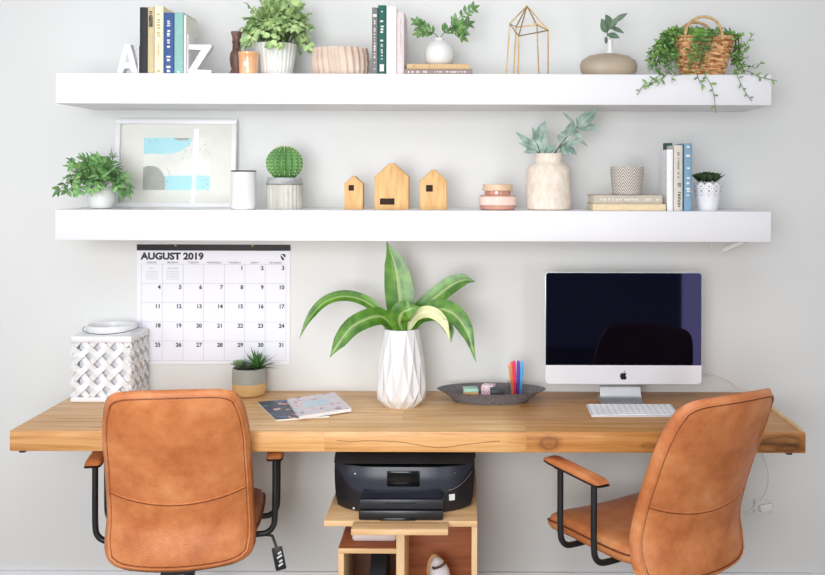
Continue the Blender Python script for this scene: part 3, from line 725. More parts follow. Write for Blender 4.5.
# textured cream vase
d = .2; c = P(548.5, 190, d); u = S(d); h = Z(153.6, d, 548)-ZT2
b = MB(); b.lathe([(20*u,0),(21.6*u,.004),(22.4*u,h*.1),(22.6*u,h*.4),(22.4*u,h*.66),(21*u,h*.75),(17*u,h*.81),(14.4*u,h*.84),(13.6*u,h*.88),(13.8*u,h*.95),(14.4*u,h),(12.4*u,h),(12*u,h*.9)], 48)
tag(b.build('stoneware_vase', mat('cream_texture',(236,224,210),.75,(222,206,190),60,(1,1,.6),bump=.35,bscale=110), loc=(c.x,-d,ZT2)), 'tall textured cream stoneware vase holding grey green leaves', 'vase')
lamb = leafmat('lambs_ear',(172,190,182),(112,142,126), edge=(190,210,200)); R = random.Random(13)
def leaves_px(base, stemq, lv, label, d, sm=STEMG, group=None):
    base = Vector(base); t = thing('eucalyptus_sprig', base, label, 'sprig', group); b = MB(); bs = MB()
    for s_ in stemq: bs.tube(spline([Vector((0,0,0))]+[P(q[0],q[1],d)-base for q in s_],16), .0016, 6)
    for q0, q1, W, nr in lv:
        a = P(q0[0],q0[1],d)-base; e = P(q1[0],q1[1],d+R.uniform(-.02,.04))-base; b.leaf(a, e-a, nr, (e-a).length, W*S(d), R.uniform(-.05,.12), .18, 7, .8)
    b.build('leaves', lamb, t, 60); bs.build('stem', sm, t)
leaves_px((c.x-.02,-d,ZT2+h-.05), [[(540,152),(536,142)],[(537,152),(527,142)],[(545,152),(546,138)]],
  [((541,154),(516,131),8,(0,-1,.5)),((537,148),(519,142),9,(.1,-1,.6)),((539,146),(532,127),7,(.5,-1,0)),((538,142),(545,121),12,(.3,-1,.1)),((537,150),(523,153),8,(0,-1,.7)),((544,152),(546,132),7,(-.6,-1,0)),((542,152),(531,137),9,(-.2,-1,.3)),((546,153),(556,145),8,(-.2,-1,.1)),((541,152),(525,147),8,(0,-.8,.8))],
  'grey green leaf sprig leaning left in the cream vase', d)
leaves_px((c.x+.02,-d,ZT2+h-.05), [[(556,152),(566,138),(578,126)],[(555,152),(568,142),(580,138)]],
  [((565,139),(561,153),8,(.3,-1,.2)),((567,137),(574,121),12,(.4,-1,.2)),((577,127),(597,109),14,(-.2,-1,.4)),((576,128),(601,127),11,(0,-1,.8)),((570,134),(560,132),6,(0,-1,.4)),((572,131),(583,138),8,(.1,-1,.5)),((566,143),(578,142),10,(.2,-1,.6)),((566,146),(577,155),7,(.2,-1,.5)),((562,147),(568,157),8,(.3,-1,.3)),((577,127),(577,117),4,(1,-.6,0)),((577,138),(588,146),3,(0,-1,.4)),((575,124),(563,112),3,(0,-1,.2)),((564,143),(558,134),9,(.5,-1,.2)),((579,125),(592,118),8,(0,-1,.7))],
  'grey green leaf sprig reaching up right in the cream vase', d)
# small grey pot on books
d = .2; c = P(627, 180, d); u = S(d); h = Z(166.8, d, 627)-z2b
b = MB(); b.lathe([(13.6*u,0),(14.4*u,.002),(15.6*u,h*.4),(16.6*u,h*.9),(16.8*u,h),(15.4*u,h),(15*u,h*.85),(13*u,.01),(.002,.008)], 96)
def herring():
    m, nt, bb = nodes('herringbone_grey'); L = nt.links.new; bb.inputs['Roughness'].default_value = .8
    tc = nt.nodes.new('ShaderNodeTexCoord'); sp = nt.nodes.new('ShaderNodeSeparateXYZ'); L(tc.outputs['Object'], sp.inputs[0])
    def mth(op, a, bv):
        q = nt.nodes.new('ShaderNodeMath'); q.operation = op
        if hasattr(a,'type'): L(a, q.inputs[0])
        else: q.inputs[0].default_value = a
        if bv is not None:
            if hasattr(bv,'type'): L(bv, q.inputs[1])
            else: q.inputs[1].default_value = bv
        return q.outputs[0]
    an = mth('MULTIPLY', mth('ARCTAN2', sp.outputs[1], sp.outputs[0]), .055)
    tri = mth('PINGPONG', an, .018); v = mth('ADD', mth('MULTIPLY', tri, 1.4), sp.outputs[2])
    w_ = mth('SINE', mth('MULTIPLY', v, 560), None)
    r = nt.nodes.new('ShaderNodeValToRGB'); r.color_ramp.elements[0].color = lin((132,124,116)); r.color_ramp.elements[1].color = lin((214,206,196)); r.color_ramp.elements[0].position = .3; r.color_ramp.elements[1].position = .6
    L(mth('ADD', mth('MULTIPLY', w_, .5), .5), r.inputs[0]); L(r.outputs[0], bb.inputs['Base Color']); return m
tag(b.build('small_pot', herring(), loc=(c.x,-d,z2b)), 'small empty grey pot with herringbone pattern on flat books', 'pot')
# lace-edged pot with succulent
d = .22; c = P(707.5, 200, d); u = S(d); h = Z(182.4, d, 707)-ZT2; R = random.Random(31)
t = thing('potted_succulent', (c.x,-d,ZT2), 'dark green succulent in a white lace-edged metal pot', 'plant')
b = MB()
def lace(a, k, z): return 1
N = 96
def fnp(a, v):
    an = 2*PI*a; sc_ = abs(math.cos(an*5.5)); top_ = h*(.88+.12*sc_**.6); r = (9.6+4.6*v**.8)*u
    return Vector((r*math.cos(an), r*math.sin(an), top_*v))
vs = b.grid(fnp, N*2, 16, True); b.cap(vs[0], True)
b.build('pot', WHITE, t, 40)
b = MB()
for k in range(11):
    a0 = 2*PI*(k)/11
    for da, zz, rr in ((0,.86,.0022),(0,.70,.003),(-.16,.78,.0016),(.16,.78,.0016),(.285,.72,.0016),(.285,.62,.0022),(.12,.62,.0014),(-.12,.62,.0014),(.2,.55,.0013),(-.2,.55,.0013),(0,.54,.002),(.285,.5,.0013)):
        an = a0+da; r = (9.6+4.6*zz**.8)*u+.0004
        p = Vector((r*math.cos(an), r*math.sin(an), h*zz)); nrm = Vector((math.cos(an),math.sin(an),-.3)).normalized(); t1 = Vector((-math.sin(an),math.cos(an),0)); t2 = nrm.cross(t1)
        b.bm.faces.new([b.bm.verts.new(p+t1*math.cos(q*PI/4)*rr+t2*math.sin(q*PI/4)*rr) for q in range(8)])
b.build('lace_holes', mat('lace_shadow',(96,92,90),.9), t, 0)
b = MB(); b.lathe([(13*u,h*.8),(.001,h*.84)], 20, capb=False); b.build('soil', SOIL, t)
b = MB()
for cx, cy, s_ in ((-.018,-.016,1.5),(.02,-.014,1.5),(0,.012,1.9),(-.026,.014,1.6),(.029,.012,1.7),(0,-.026,1.4)):
    for k in range(15):
        a = k*2.4; el = .5+.95*k/15; L = .026*s_*(1-.35*k/15)
        b.leaf((cx,cy,h*.9+.010), (math.cos(a)*math.cos(el),math.sin(a)*math.cos(el),math.sin(el)), (-math.cos(a)*.7,-math.sin(a)*.7,1), L, .016*s_, -.15, .35, 5, 1.25)
b.build('rosettes', leafmat('dark_succulent',(70,92,58),(42,62,42),rough=.35), t, 60)
# cable and connector under the lower shelf
b = MB(); d = .15
zsh = ZT2-TH
q0 = P(723.5,250.6,.15); q1 = P(744,244.6,.2); q1.z = zsh-.005; q0.z = min(q0.z, zsh-.016)
t = thing('cable_connector', (q1.x, q1.y, zsh), 'white cable connector hanging below the lower shelf at right', 'cable')
ang = (q1-q0); rot = ang.to_track_quat('X','Z').to_matrix().to_4x4()
b.box((q0+q1)/2-t.location, (ang.length,.014,.014), .002, rot=rot); b.build('connector', mat('white_plastic',(238,236,236),.4), t)
b = MB(); pp = [Vector((X(711,.15,243),-.16,zsh)), P(711.6,247,.16), P(713.5,251,.155), P(717,254,.15), P(721,252,.15), q0]
b.tube([p-t.location for p in spline(pp,24)], .0016, 6); b.build('wire', MATS['white_plastic'], t)

# ------------------------------------------------------------------ calendar
d = .004
t = thing('wall_calendar', (X(213.5,d,304), 0, Z(364.2,d,213)), 'large white August 2019 wall calendar with black top strip', 'calendar')
T = t.location
def C(px, py): p = P(px, py, d); return (p.x-T.x, p.z-T.z)
PAPER = mat('calendar_paper',(236,236,243),.75,(233,233,241),4)
# unrotated calendar units
k = S(d); cw, chh = 153*k, (364.2-244.6)*k
def cx(px): return (px-213.5)*k
def cz(py): return (364.2-py)*k
b = MB(); b.box((0,-.0022,chh/2),(cw,.0036,chh)); b.build('paper', PAPER, t)
b = MB(); b.box((0,-.0035,cz(247.6)),(cw+.001,.007,6*k),.0008); b.build('binding_strip', mat('black_card',(38,36,38),.6), t)
for px in (175.8, 252.4):
    b = MB(); b.lathe([(.0042,0),(.004,.002),(.002,.0034)], 14, capt=True); o = b.build('pin', BRASS, t); o.data.transform(Matrix.Translation((cx(px),-.007,cz(245.6))) @ Matrix.Rotation(PI/2,4,'X'))
colx = [141.3,162.3,183.2,203.6,224.4,244.8,265.2,286]; rowy = [264.2,283.4,302.6,321.9,341.1,360.5]
b = MB()
for x_ in colx: b.box((cx(x_),-.0042,(cz(rowy[0])+cz(rowy[-1]))/2),(.0011,.0006,cz(rowy[0])-cz(rowy[-1])))
for y_ in rowy: b.box((0,-.0042,cz(y_)),(cx(colx[-1])-cx(colx[0]),.0006,.0011))
b.build('grid_lines', mat('grid_ink',(188,190,202),.8), t)
def TX(px, py, y=-.0045): return Matrix.Translation((cx(px), y, cz(py))) @ FACE
b = MB(); text_mesh(b, 'AUGUST 2019', 9.3*k, TX(141.0,259.4), bold=.0016, sx=1.09); b.build('heading', INKB, t, 0)
day = 1
for r_ in range(5):
    for c_ in range(7):
        if r_ == 0 and c_ < 4: continue
        b = MB(); text_mesh(b, str(day), 5.6*k, TX(colx[c_+1]-1.6, rowy[r_]+5.6), 'RIGHT', bold=.0007); day += 1
        b.build('date_number', INKB, t, 0)
b = MB()
for c_, nm in enumerate(('SUNDAY','MONDAY','TUESDAY','WEDNESDAY','THURSDAY','FRIDAY','SATURDAY')):
    text_mesh(b, nm, 2.5*k, TX((colx[c_]+colx[c_+1])/2, 263.4), 'CENTER', bold=.0001)
b.build('weekday_names', mat('grey_ink',(110,110,116),.8), t, 0)
b = MB()
for c_, nm in ((0,'JULY'),(1,'SEPTEMBER')):
    mx_ = (colx[c_]+colx[c_+1])/2
    text_mesh(b, nm, 2.2*k, TX(mx_, 269.2), 'CENTER')
    for r_ in range(5):
        for q in range(7): b.box((cx(mx_-5.4+q*1.8),-.0043,cz(271.6+r_*1.9)),(.0030,.0005,.0022))
b.build('small_month_tables', mat('faint_ink',(176,176,184),.8), t, 0)
b = MB(); sh = [(280.6,254.4),(283,253.6),(285.4,254.4),(285.4,257),(284.6,259),(283,260.4),(281.4,259),(280.6,257)]
b.prism([(cx(x_),cz(y_)) for x_, y_ in sh], -.0046, -.0042, 'xz')
o = b.build('emblem', INKB, t, 0)
b = MB(); b.prism([(cx(x_),cz(y_)) for x_, y_ in ((280.8,254.8),(282,254.3),(285.2,258),(284.5,259.1))], -.0050, -.0047, 'xz'); b.build('emblem_stripe', PAPER, t, 0)

# ------------------------------------------------------------------ desk things
# lattice lantern
dF = .19; x0, x1 = X(71.2,dF,370), X(131,dF,370); wl = x1-x0; dl = .175; hl = Z(336,dF,100)-ZDK
t = thing('lattice_lantern', ((x0+x1)/2, -dF+dl/2, ZDK), 'white ceramic lattice lantern with black wire handle on desk', 'lantern')
LC = mat('lantern_glaze',(232,232,233),.3,(228,228,229),6)
b = MB(); b.box((0,0,.009),(wl+.006,dl+.006,.018),.005,3); b.build('base', LC, t)
b = MB(); b.box((0,0,hl-.012),(wl+.006,dl+.006,.024),.006,3); b.build('top_slab', LC, t)
def lattice(b, W, H, place, n=5):
    """woven diagonal strips clipped to a W x H face"""
    stp = W*1.0/ (n-1.45); bw, bt = stp*.33, .010
    z0 = .014; HH = H-.03
    for fam in (1, -1):
        k0 = -HH*1.0
        c_ = -W-HH
        i = 0
        off = stp*.25
        while c_ < W+HH:
            # line x = c + fam*z
            pts = []
            M = 90
            for q in range(M+1):
                zz = HH*q/M; xx = c_ + off + fam*zz
                if -W/2+.001 <= xx <= W/2-.001: pts.append((xx, zz))
            if len(pts) > 3:
                nrm2 = Vector((1, -fam)).normalized()
                L_, R_ = [], []
                def wv(p):
                    return fam*.0055*math.cos(PI*2*(p[0]+W+HH-off)/stp)
                prev = None
                rings = []
                for p in pts:
                    o_ = wv(p); ring = []
                    for sx, so in ((-1,-1),(1,-1),(1,1),(-1,1)):
                        xx = max(-W/2, min(W/2, p[0]+nrm2.x*bw/2*sx)); zz = max(0, min(HH, p[1]+nrm2.y*bw/2*sx))
                        ring.append(b.bm.verts.new(place(xx, zz+z0, o_+so*bt/2)))
                    rings.append(ring)
                for A_, B_ in zip(rings, rings[1:]):
                    for q in range(4):
                        b.bm.faces.new((A_[q],A_[(q+1)%4],B_[(q+1)%4],B_[q]))
                b.cap(rings[0], True); b.cap(rings[-1])
            c_ += stp; i += 1
b = MB()
lattice(b, wl, hl, lambda x,z,o: Vector((x,-dl/2+.006+o,z)))
lattice(b, wl, hl, lambda x,z,o: Vector((-x,dl/2-.006-o,z)))
lattice(b, dl, hl, lambda x,z,o: Vector((wl/2-.006-o,x,z)))
lattice(b, dl, hl, lambda x,z,o: Vector((-wl/2+.006+o,-x,z)))
b.build('lattice', LC, t, 40)
b = MB(); b.box((0,0,hl/2),(wl-.042,dl-.042,hl-.03)); b.build('pale_filler', mat('lantern_filler',(236,236,240),.8,(230,230,234),6), t)  # pale inner box added so the lattice holes read light, not black
b = MB(); rr = 24*S(.1)
b.lathe([(rr*.98,hl-.003),(rr,hl+.004),(rr*1.02,hl+.020),(rr,hl+.027),(rr*.93,hl+.027),(rr*.9,hl+.018),(rr*.9,hl-.002)], 48, capb=False, o=(.004,0,0), sy=.86); b.build('collar_ring', LC, t)
b = MB(); b.lathe([(rr*.9,hl+.0015),(.001,hl+.0015)], 32, capb=False, o=(.004,0,0), sy=.86); b.build('lid_disc', mat('lantern_recess',(226,226,224),.6), t)
b = MB(); pts = []
for q in range(25):
    a = PI+PI*q/24; pts.append(Vector((.004+rr*1.13*math.cos(a), rr*1.06*math.sin(a), hl+.006+.012*(1-abs(math.sin(a))))))
b.tube(pts, .0013, 6); b.build('wire_handle', BLACKM, t)
# grey and tan planter with two succulents
d = .066; c = P(249.3, 385, d); u = S(d); h = Z(367.4,d,249)-ZDK; R = random.Random(9)
t = thing('succulent_planter', (c.x,-d,ZDK), 'small planter with grey top and tan base holding two succulents', 'plant')
b = MB(); b.lathe([(12.5*u,0),(15*u,.002),(16.6*u,.012),(16.9*u,h*.46)], 40); b.build('tan_base', mat('tan_glaze',(228,190,132),.55,(214,172,112),14), t)
b = MB(); b.lathe([(16.9*u,h*.46),(17*u,h*.7),(16.9*u,h*.98),(16.4*u,h),(15.4*u,h),(15.2*u,h*.9)], 40, capb=False); b.build('grey_body', mat('grey_glaze',(172,172,164),.6,(160,160,152),14), t)
b = MB(); b.lathe([(15.4*u,h*.92),(.001,h*.94)], 20, capb=False); b.build('soil', SOIL, t)
b = MB()
for k in range(46):
    a = k*2.4; el = .15+1.3*(k/46); L = R.uniform(.065,.1)*(1-.1*k/46)
    b.leaf((.028,-.002,h*.94), (math.cos(a)*math.cos(el),math.sin(a)*math.cos(el),math.sin(el)), (-math.cos(a),-math.sin(a),1), L, .010, .12, .4, 5, .6)
b.build('spiky_succulent', leafmat('aloe_green',(92,140,72),(48,92,46)), t, 60)
b = MB()
for k in range(30):
    a = k*2.4; el = .12+1.25*(k/30); L = .044*(1-.45*k/30)
    b.leaf((-.03,-.016,h*.97+.006), (math.cos(a)*math.cos(el),math.sin(a)*math.cos(el),math.sin(el)), (-math.cos(a),-math.sin(a),1), L, .020, -.1, .4, 5, 1.15)
b.build('rosette_succulent', leafmat('pale_rosette',(162,190,150),(112,150,112)), t, 60)
# magazines
def floral(name, bg, cols, scale, seed):
    m, nt, bb = nodes(name); L = nt.links.new; bb.inputs['Roughness'].default_value = .35
    tc = nt.nodes.new('ShaderNodeTexCoord'); v = nt.nodes.new('ShaderNodeTexVoronoi'); v.inputs['Scale'].default_value = scale
    mp = nt.nodes.new('ShaderNodeMapping'); mp.inputs['Location'].default_value = (seed,seed*2,0); L(tc.outputs['Object'], mp.inputs[0])
    n = nt.nodes.new('ShaderNodeTexNoise'); n.inputs['Scale'].default_value = scale*1.3; L(mp.outputs[0], n.inputs['Vector'])
    a = nt.nodes.new('ShaderNodeVectorMath'); a.operation = 'SCALE'; L(n.outputs['Color'], a.inputs[0]); a.inputs['Scale'].default_value = .05
    ad = nt.nodes.new('ShaderNodeVectorMath'); ad.operation = 'ADD'; L(mp.outputs[0], ad.inputs[0]); L(a.outputs[0], ad.inputs[1]); L(ad.outputs[0], v.inputs['Vector'])
    s_ = nt.nodes.new('ShaderNodeSeparateColor'); L(v.outputs['Color'], s_.inputs[0])
    r = nt.nodes.new('ShaderNodeValToRGB'); r.color_ramp.interpolation = 'CONSTANT'
    e = r.color_ramp.elements; e[0].color = lin(cols[0]); e[1].position = 1/len(cols); e[1].color = lin(cols[1])
    for i, c_ in enumerate(cols[2:]): q = e.new((i+2)/len(cols)); q.color = lin(c_)
    L(s_.outputs[0], r.inputs[0])
    lt = nt.nodes.new('ShaderNodeMath'); lt.operation = 'LESS_THAN'; L(v.outputs['Distance'], lt.inputs[0]); lt.inputs[1].default_value = .42
    mx = nt.nodes.new('ShaderNodeMix'); mx.data_type = 'RGBA'; L(lt.outputs[0], mx.inputs[0]); mx.inputs[6].default_value = lin(bg); L(r.outputs[0], mx.inputs[7])
    L(mx.outputs[2], bb.inputs['Base Color']); return m
def Pd(px, py, z):      # point on a horizontal plane of height z
    dy = py-VY-ROLL*(px-VX); s_ = (CAMZ-z)/dy; return Vector(((px-VX+ROLL*(py-VY))*s_, -(DIST-FPX*s_), z))
PW = mat('page_white',(248,246,244),.6)
def magazine(q, z, th, cm, label, panel=None):
    pts = [Pd(x_, y_, z+th) for x_, y_ in q]; c_ = sum(pts, Vector())/4; c_.z = z
    t = thing('magazine', c_, label, 'magazine', 'magazines on the desk')
    o2 = [((p-c_).x, (p-c_).y) for p in pts]
    b = MB(); b.prism([(x_*.99, y_*.99) for x_, y_ in o2], 0, th-.0006, 'xy'); b.build('pages', PW, t, 20)
    b = MB(); b.prism(o2, th-.0006, th, 'xy'); b.build('front_cover', cm, t, 20)
    if panel:
        pq = [Pd(x_, y_, z+th) - c_ for x_, y_ in panel]
        b = MB(); b.prism([(p.x, p.y) for p in pq], th, th+.0003, 'xy'); b.build('cover_panel', mat('pale_blue_panel',(190,214,230),.4,(206,224,236),30), t, 0)
    return z+th
zm = magazine([(257.2,401.6),(276,419.6),(330,415.6),(308,398.4)], ZDK, .005, floral('navy_floral',(30,48,80),[(42,84,104),(232,150,150),(60,140,140),(30,48,80),(240,190,170),(70,110,160)],32,1.3), 'thin navy magazine with floral cover lying under the pale one')
magazine([(286.8,398.8),(299.6,416),(351.6,408.2),(334.4,392)], zm, .011, floral('pale_floral',(222,214,220),[(226,150,166),(230,224,228),(196,206,220),(150,130,150),(236,190,200),(222,214,220)],38,4.1), 'thicker pale floral magazine lying on top of the navy one', [(302,401.5),(306,407.5),(331,404.4),(325,398.4)])
# faceted vase with broad leaved plant
d = .215; c = P(401.3, 380, d); u = S(d); h = Z(328.2,d,401)-ZDK
t = thing('dracaena_plant', (c.x,-d,ZDK), 'broad-leaved striped plant in a tall white faceted vase on desk', 'plant')
b = MB(); n = 26
lev = [(16.5,0),(22.8,h*.1),(24.2,h*.25),(21.4,h*.62),(17.6,h)]
rings = []
for k_, (r_, z_) in enumerate(lev):
    rings.append([b.bm.verts.new((r_*u*(1+(.05 if (i+k_)%2 else -.055)*(.35 if k_ in (0,4) else 1))*math.cos(2*PI*i/n), r_*u*(1+(.05 if (i+k_)%2 else -.055)*(.35 if k_ in (0,4) else 1))*math.sin(2*PI*i/n), z_)) for i in range(n)])
for k_ in range(len(lev)-1):
    A_, B_ = rings[k_], rings[k_+1]
    for i in range(n):
        j = (i+1) % n
        if (i+k_) % 2: b.bm.faces.new((A_[i],A_[j],B_[j])); b.bm.faces.new((A_[i],B_[j],B_[i]))
        else: b.bm.faces.new((A_[i],A_[j],B_[i])); b.bm.faces.new((A_[j],B_[j],B_[i]))
b.cap(rings[0], True)
inn = [b.bm.verts.new((v_.co.x*.9, v_.co.y*.9, h)) for v_ in rings[-1]]; inn2 = [b.bm.verts.new((v_.co.x*.9, v_.co.y*.9, h*.8)) for v_ in rings[-1]]
for i in range(n):
    j = (i+1) % n; b.bm.faces.new((rings[-1][i],rings[-1][j],inn[j],inn[i])); b.bm.faces.new((inn[i],inn[j],inn2[j],inn2[i]))
b.cap(inn2)
b.build('faceted_vase', mat('matte_white',(226,225,225),.5,(223,222,222),5), t, 0)
T = t.location
DRAC = leafmat('dracaena_leaf',(96,146,40),(56,104,24), stripe=(196,212,150), rough=.35)
CREAM = leafmat('cream_leaf',(222,222,172),(206,208,150), rough=.4)
def blade(pts, W, nrm, m=DRAC, fold=.15, peak=.5, label=None):
    b = MB(); q = [P(x_, y_, d+o_)-T for x_, y_, o_ in pts]
    def wf_(tt): return max(.0008, W*S(d)*(math.sin(PI*min(1,(tt*.88+.1)))**.75 if tt < .999 else .02)*(1 if tt < .8 else max(.03,(1-tt)/.2)**.6*.9+.05))
    b.ribbon(q, wf_, nrm, fold, across=6, n=24); o = b.build('leaf', m, t, 60)
    if label: o['label'] = label
    return o
blade([(402,332,0),(401,315,.0),(399,290,-.01),(395,265,-.02),(386.5,241,-.03)], 29, (.12,-1,.1), fold=.12)
blade([(393,330,0),(382,316,-.01),(366,302,-.01),(345,296.5,0),(325,302,.02),(309,319,.04),(299,339,.05)], 13, (.0,-.75,.65), fold=.3)
blade([(394,330,.0),(384,318,.02),(370,318,.05),(352,327,.08),(339,343,.1),(329.5,358,.11)], 19, (.15,-.9,.4), fold=.2)
blade([(403,332,.03),(399,322,.05),(402,313,.06),(409,309.5,.07),(420,306.5,.06)], 22, (.2,-.95,.3), fold=.1)
blade([(407,331,0),(415,316,.01),(431,301,.02),(450,286,.02),(464,280,.02),(475.5,281.5,.02)], 19, (-.15,-.95,.35), fold=.2)
blade([(409,331,.01),(420,316,.03),(438,309,.05),(454,314,.07),(467,332,.09),(476,362.5,.1)], 20, (-.1,-.9,.42), fold=.2)
blade([(408,330,.02),(416,316,.04),(430,312,.06),(443,321,.08),(450.5,341,.09)], 12, (-.2,-.9,.3), CREAM, label='cream coloured drooping leaf')
blade([(408,330,-.01),(420,318,-.01),(438,316,-.005),(449,330,.0),(451,343,.0)], 13, (.1,-.9,.5))
blade([(398,331,-.01),(388,320,-.02),(378,312,-.03),(369,304,-.03)], 12, (.1,-.9,.4))
# oval tray
d = .15; c = P(491.3,394,d); u = S(d)
t = thing('desk_tray', (c.x,-d,ZDK), 'shallow oval grey felt tray holding stationery on desk', 'tray')
b = MB(); ht = .043
b.lathe([(34*u,0),(36*u,.001),(39*u,.010),(47*u,ht*.7),(54.3*u,ht),(53.4*u,ht),(46*u,ht*.7),(37.5*u,.011),(34*u,.004),(.001,.003)], 64, sy=.52)
b.build('tray', mat('grey_felt',(124,120,124),.9,(104,100,104),120,bump=.2,bscale=300), t)
zt = ZDK+.0045
def small(name, px0, px1, pytop, d_, dep, m, label, cat, rz=0, z=zt, group=None):
    x0, x1 = X(px0,d_,390), X(px1,d_,390); hh = Z(pytop,d_,(px0+px1)/2)-z
    b = MB(); b.box((0,0,hh/2),(x1-x0,dep,hh),.0008); o = b.build(name, m, loc=((x0+x1)/2,-d_,z)); o.rotation_euler = (0,0,rz); tag(o, label, cat, group); return z+hh
za = small('sticky_notes', 463.4,477.8,391.0,.165,.05,mat('orange_notes',(246,184,92),.7,(238,170,80),80,(.2,.2,3)),'pad of orange sticky notes in the tray, below a pale blue pad','sticky notes',.06,zt,'sticky note pads')
small('sticky_notes', 463.2,477.7,387.6,.165,.05,mat('aqua_notes',(150,204,214),.7,(186,220,180),80,(.2,.2,3)),'pad of pale blue sticky notes on top of the orange pad','sticky notes',.09,za+.0002,'sticky note pads')
small('paper_box', 482.5,494.5,384.4,.135,.04,floral('candy_stripe',(236,206,220),[(240,120,170),(250,236,240),(120,190,170),(244,170,120),(240,236,236),(180,150,210)],70,2.2),'small pastel striped packet behind the black box','packet',-.3,zt)
small('stationery_box', 490.5,504.5,388.2,.18,.04,mat('black_card_box',(52,52,58),.5,(40,40,46),20),'small black box lying in front of the pastel packet','box',.05,zt)
# clear cup with pens
d = .165; c = P(516,390,d); u = S(d)
CLEAR = mat('clear_plastic',(250,250,250),.05,(248,248,248),trans=1,ior=1.15)
b = MB(); b.lathe([(6.4*u,0),(6.8*u,.001),(8.6*u,.07),(8.3*u,.07),(6.5*u,.002),(.0005,.002)], 28)
tag(b.build('pen_cup', CLEAR, loc=(c.x,-d,zt)), 'clear plastic cup holding coloured pens in the tray', 'cup')
for px, pxt, pyt, dd, cc, rr, lab in ((513.2,508.6,364,.155,(222,160,80),.0028,'thin amber pen leaning left in the clear cup'),(514,511.2,361.4,.168,(236,120,64),.0042,'orange pen second from left in the clear cup'),(515.2,513.9,360.6,.178,(222,36,96),.0056,'crimson pen in the middle of the clear cup'),(517.6,518.4,360.6,.178,(84,50,150),.0056,'purple pen right of the crimson pen'),(519.8,522.3,361,.170,(70,170,232),.0054,'bright blue pen on the right of the clear cup')):
    p0 = P(px,400,dd); p0.z = zt+.004; p1 = P(pxt,pyt,dd)
    t = thing('pen', p0, lab, 'pen', 'pens in the clear cup'); v = p1-p0; b = MB()
    b.tube([v*0.02, v*.55], rr*.95, 10); b.build('barrel', mat('pen_%d_%d' % cc[:2], cc, .35), t)
    b = MB(); b.tube([v*.54, v*.6, v*.95, v], [rr, rr*1.06, rr*1.03, rr*.6], 10); b.tube([v*.62+Vector((0,-rr*1.2,0)), v*.93+Vector((0,-rr*1.15,0))], .0009, 6); b.build('cap', mat('pen_cap_%d_%d' % cc[:2], tuple(min(255,x*1.08+6) for x in cc), .3), t)
    b = MB(); b.tube([v*.0, v*.03], [.001, rr*.9], 8); b.build('tip', BLACKP, t)
# ------------------------------------------------------------------ all-in-one computer
d = .165; xa, xb = X(545.2,d,330), X(701.8,d,330); wI = xb-xa; zt0, zb0 = Z(272.4,d,623), Z(384.2,d,623); hI = zt0-zb0
t = thing('desktop_computer', ((xa+xb)/2,-d,ZDK), 'silver all-in-one desktop computer with dark screen', 'computer')
def rrect(x0,z0,x1,z1,r,n=6):
    o_ = []
    for cx_, cz_, a0 in ((x1-r,z0+r,-PI/2),(x1-r,z1-r,0),(x0+r,z1-r,PI/2),(x0+r,z0+r,PI)):
        for i in range(n+1): a = a0+PI/2*i/n; o_.append((cx_+r*math.cos(a), cz_+r*math.sin(a)))
    return o_
zb_ = zb0-ZDK; zt_ = zt0-ZDK; zch = Z(365.2,d,623)-ZDK
b = MB(); b.prism(rrect(-wI/2,zb_,wI/2,zt_,.014), 0, .006, 'xz', bev=.0012)
# bulging back
ol = rrect(-wI/2+.004,zb_+.004,wI/2-.004,zt_-.004,.012); cz_ = (zb_+zt_)/2
prev = None
for kq in range(8):
    tq = kq/7; sc_ = 1-.75*tq**2.2; yy = .006+.036*math.sin(tq*PI/2)
    ring = [b.bm.verts.new((x_*sc_, yy, cz_+(z_-cz_)*sc_)) for x_, z_ in ol]
    if prev:
        for i in range(len(ring)): b.bm.faces.new((prev[i],prev[(i+1)%len(ring)],ring[(i+1)%len(ring)],ring[i]))
    prev = ring
b.cap(prev)
b.build('housing', SILVER, t, 30)
b = MB()
so = [(x_, z_) for x_, z_ in rrect(-wI/2+.0018,zch,wI/2-.0018,zt_-.0018,.011)]
so = [p for p in so]
pl = [(-wI/2+.0018,zch),(wI/2-.0018,zch)] + [p for p in rrect(-wI/2+.0018,zch,wI/2-.0018,zt_-.0018,.011) if p[1] > (zch+zt_)/2]
b.prism(pl, -.0012, .0002, 'xz')
def screenmat():
    m, nt, bb = nodes('screen_glass'); L = nt.links.new
    bb.inputs['Base Color'].default_value = lin((4,5,10)); bb.inputs['Roughness'].default_value = .03; bb.inputs['IOR'].default_value = 1.5; bb.inputs['Specular IOR Level'].default_value = .3
    bb.inputs['Specular Tint'].default_value = (.42,.38,1,1)
    n = nt.nodes.new('ShaderNodeTexNoise'); n.inputs['Scale'].default_value = 2; r = nt.nodes.new('ShaderNodeValToRGB'); r.color_ramp.elements[0].color = lin((4,5,10)); r.color_ramp.elements[1].color = lin((6,7,14))
    L(n.outputs[0], r.inputs[0]); L(r.outputs[0], bb.inputs['Base Color']); return m
b.build('screen', screenmat(), t, 20)
b = MB()
bz = .008; pl = rrect(-wI/2+.012, zch+.008, wI/2-.012, zt_-.014, .001)
b.prism(pl, -.0014, -.0011, 'xz'); b.build('display_panel', MATS.get('screen_glass') or bpy.data.materials['screen_glass'], t, 20)
b = MB()
pl = [p for p in rrect(-wI/2+.001,zb_+.001,wI/2-.001,zch+.06,.0135) if p[1] < zch] + [(wI/2-.001,zch),(-wI/2+.001,zch)]
pl = [(-wI/2+.001,zch)] + [p for p in rrect(-wI/2+.001,zb_+.001,wI/2-.001,zch+.06,.0135)[21:28]] + [p for p in rrect(-wI/2+.001,zb_+.001,wI/2-.001,zch+.06,.0135)[0:7]] + [(wI/2-.001,zch)]
b.prism(pl, -.0012, .0002, 'xz'); b.build('chin', mat('pale_aluminium',(226,226,230),.35,(222,222,226),6,metal=.15), t, 20)
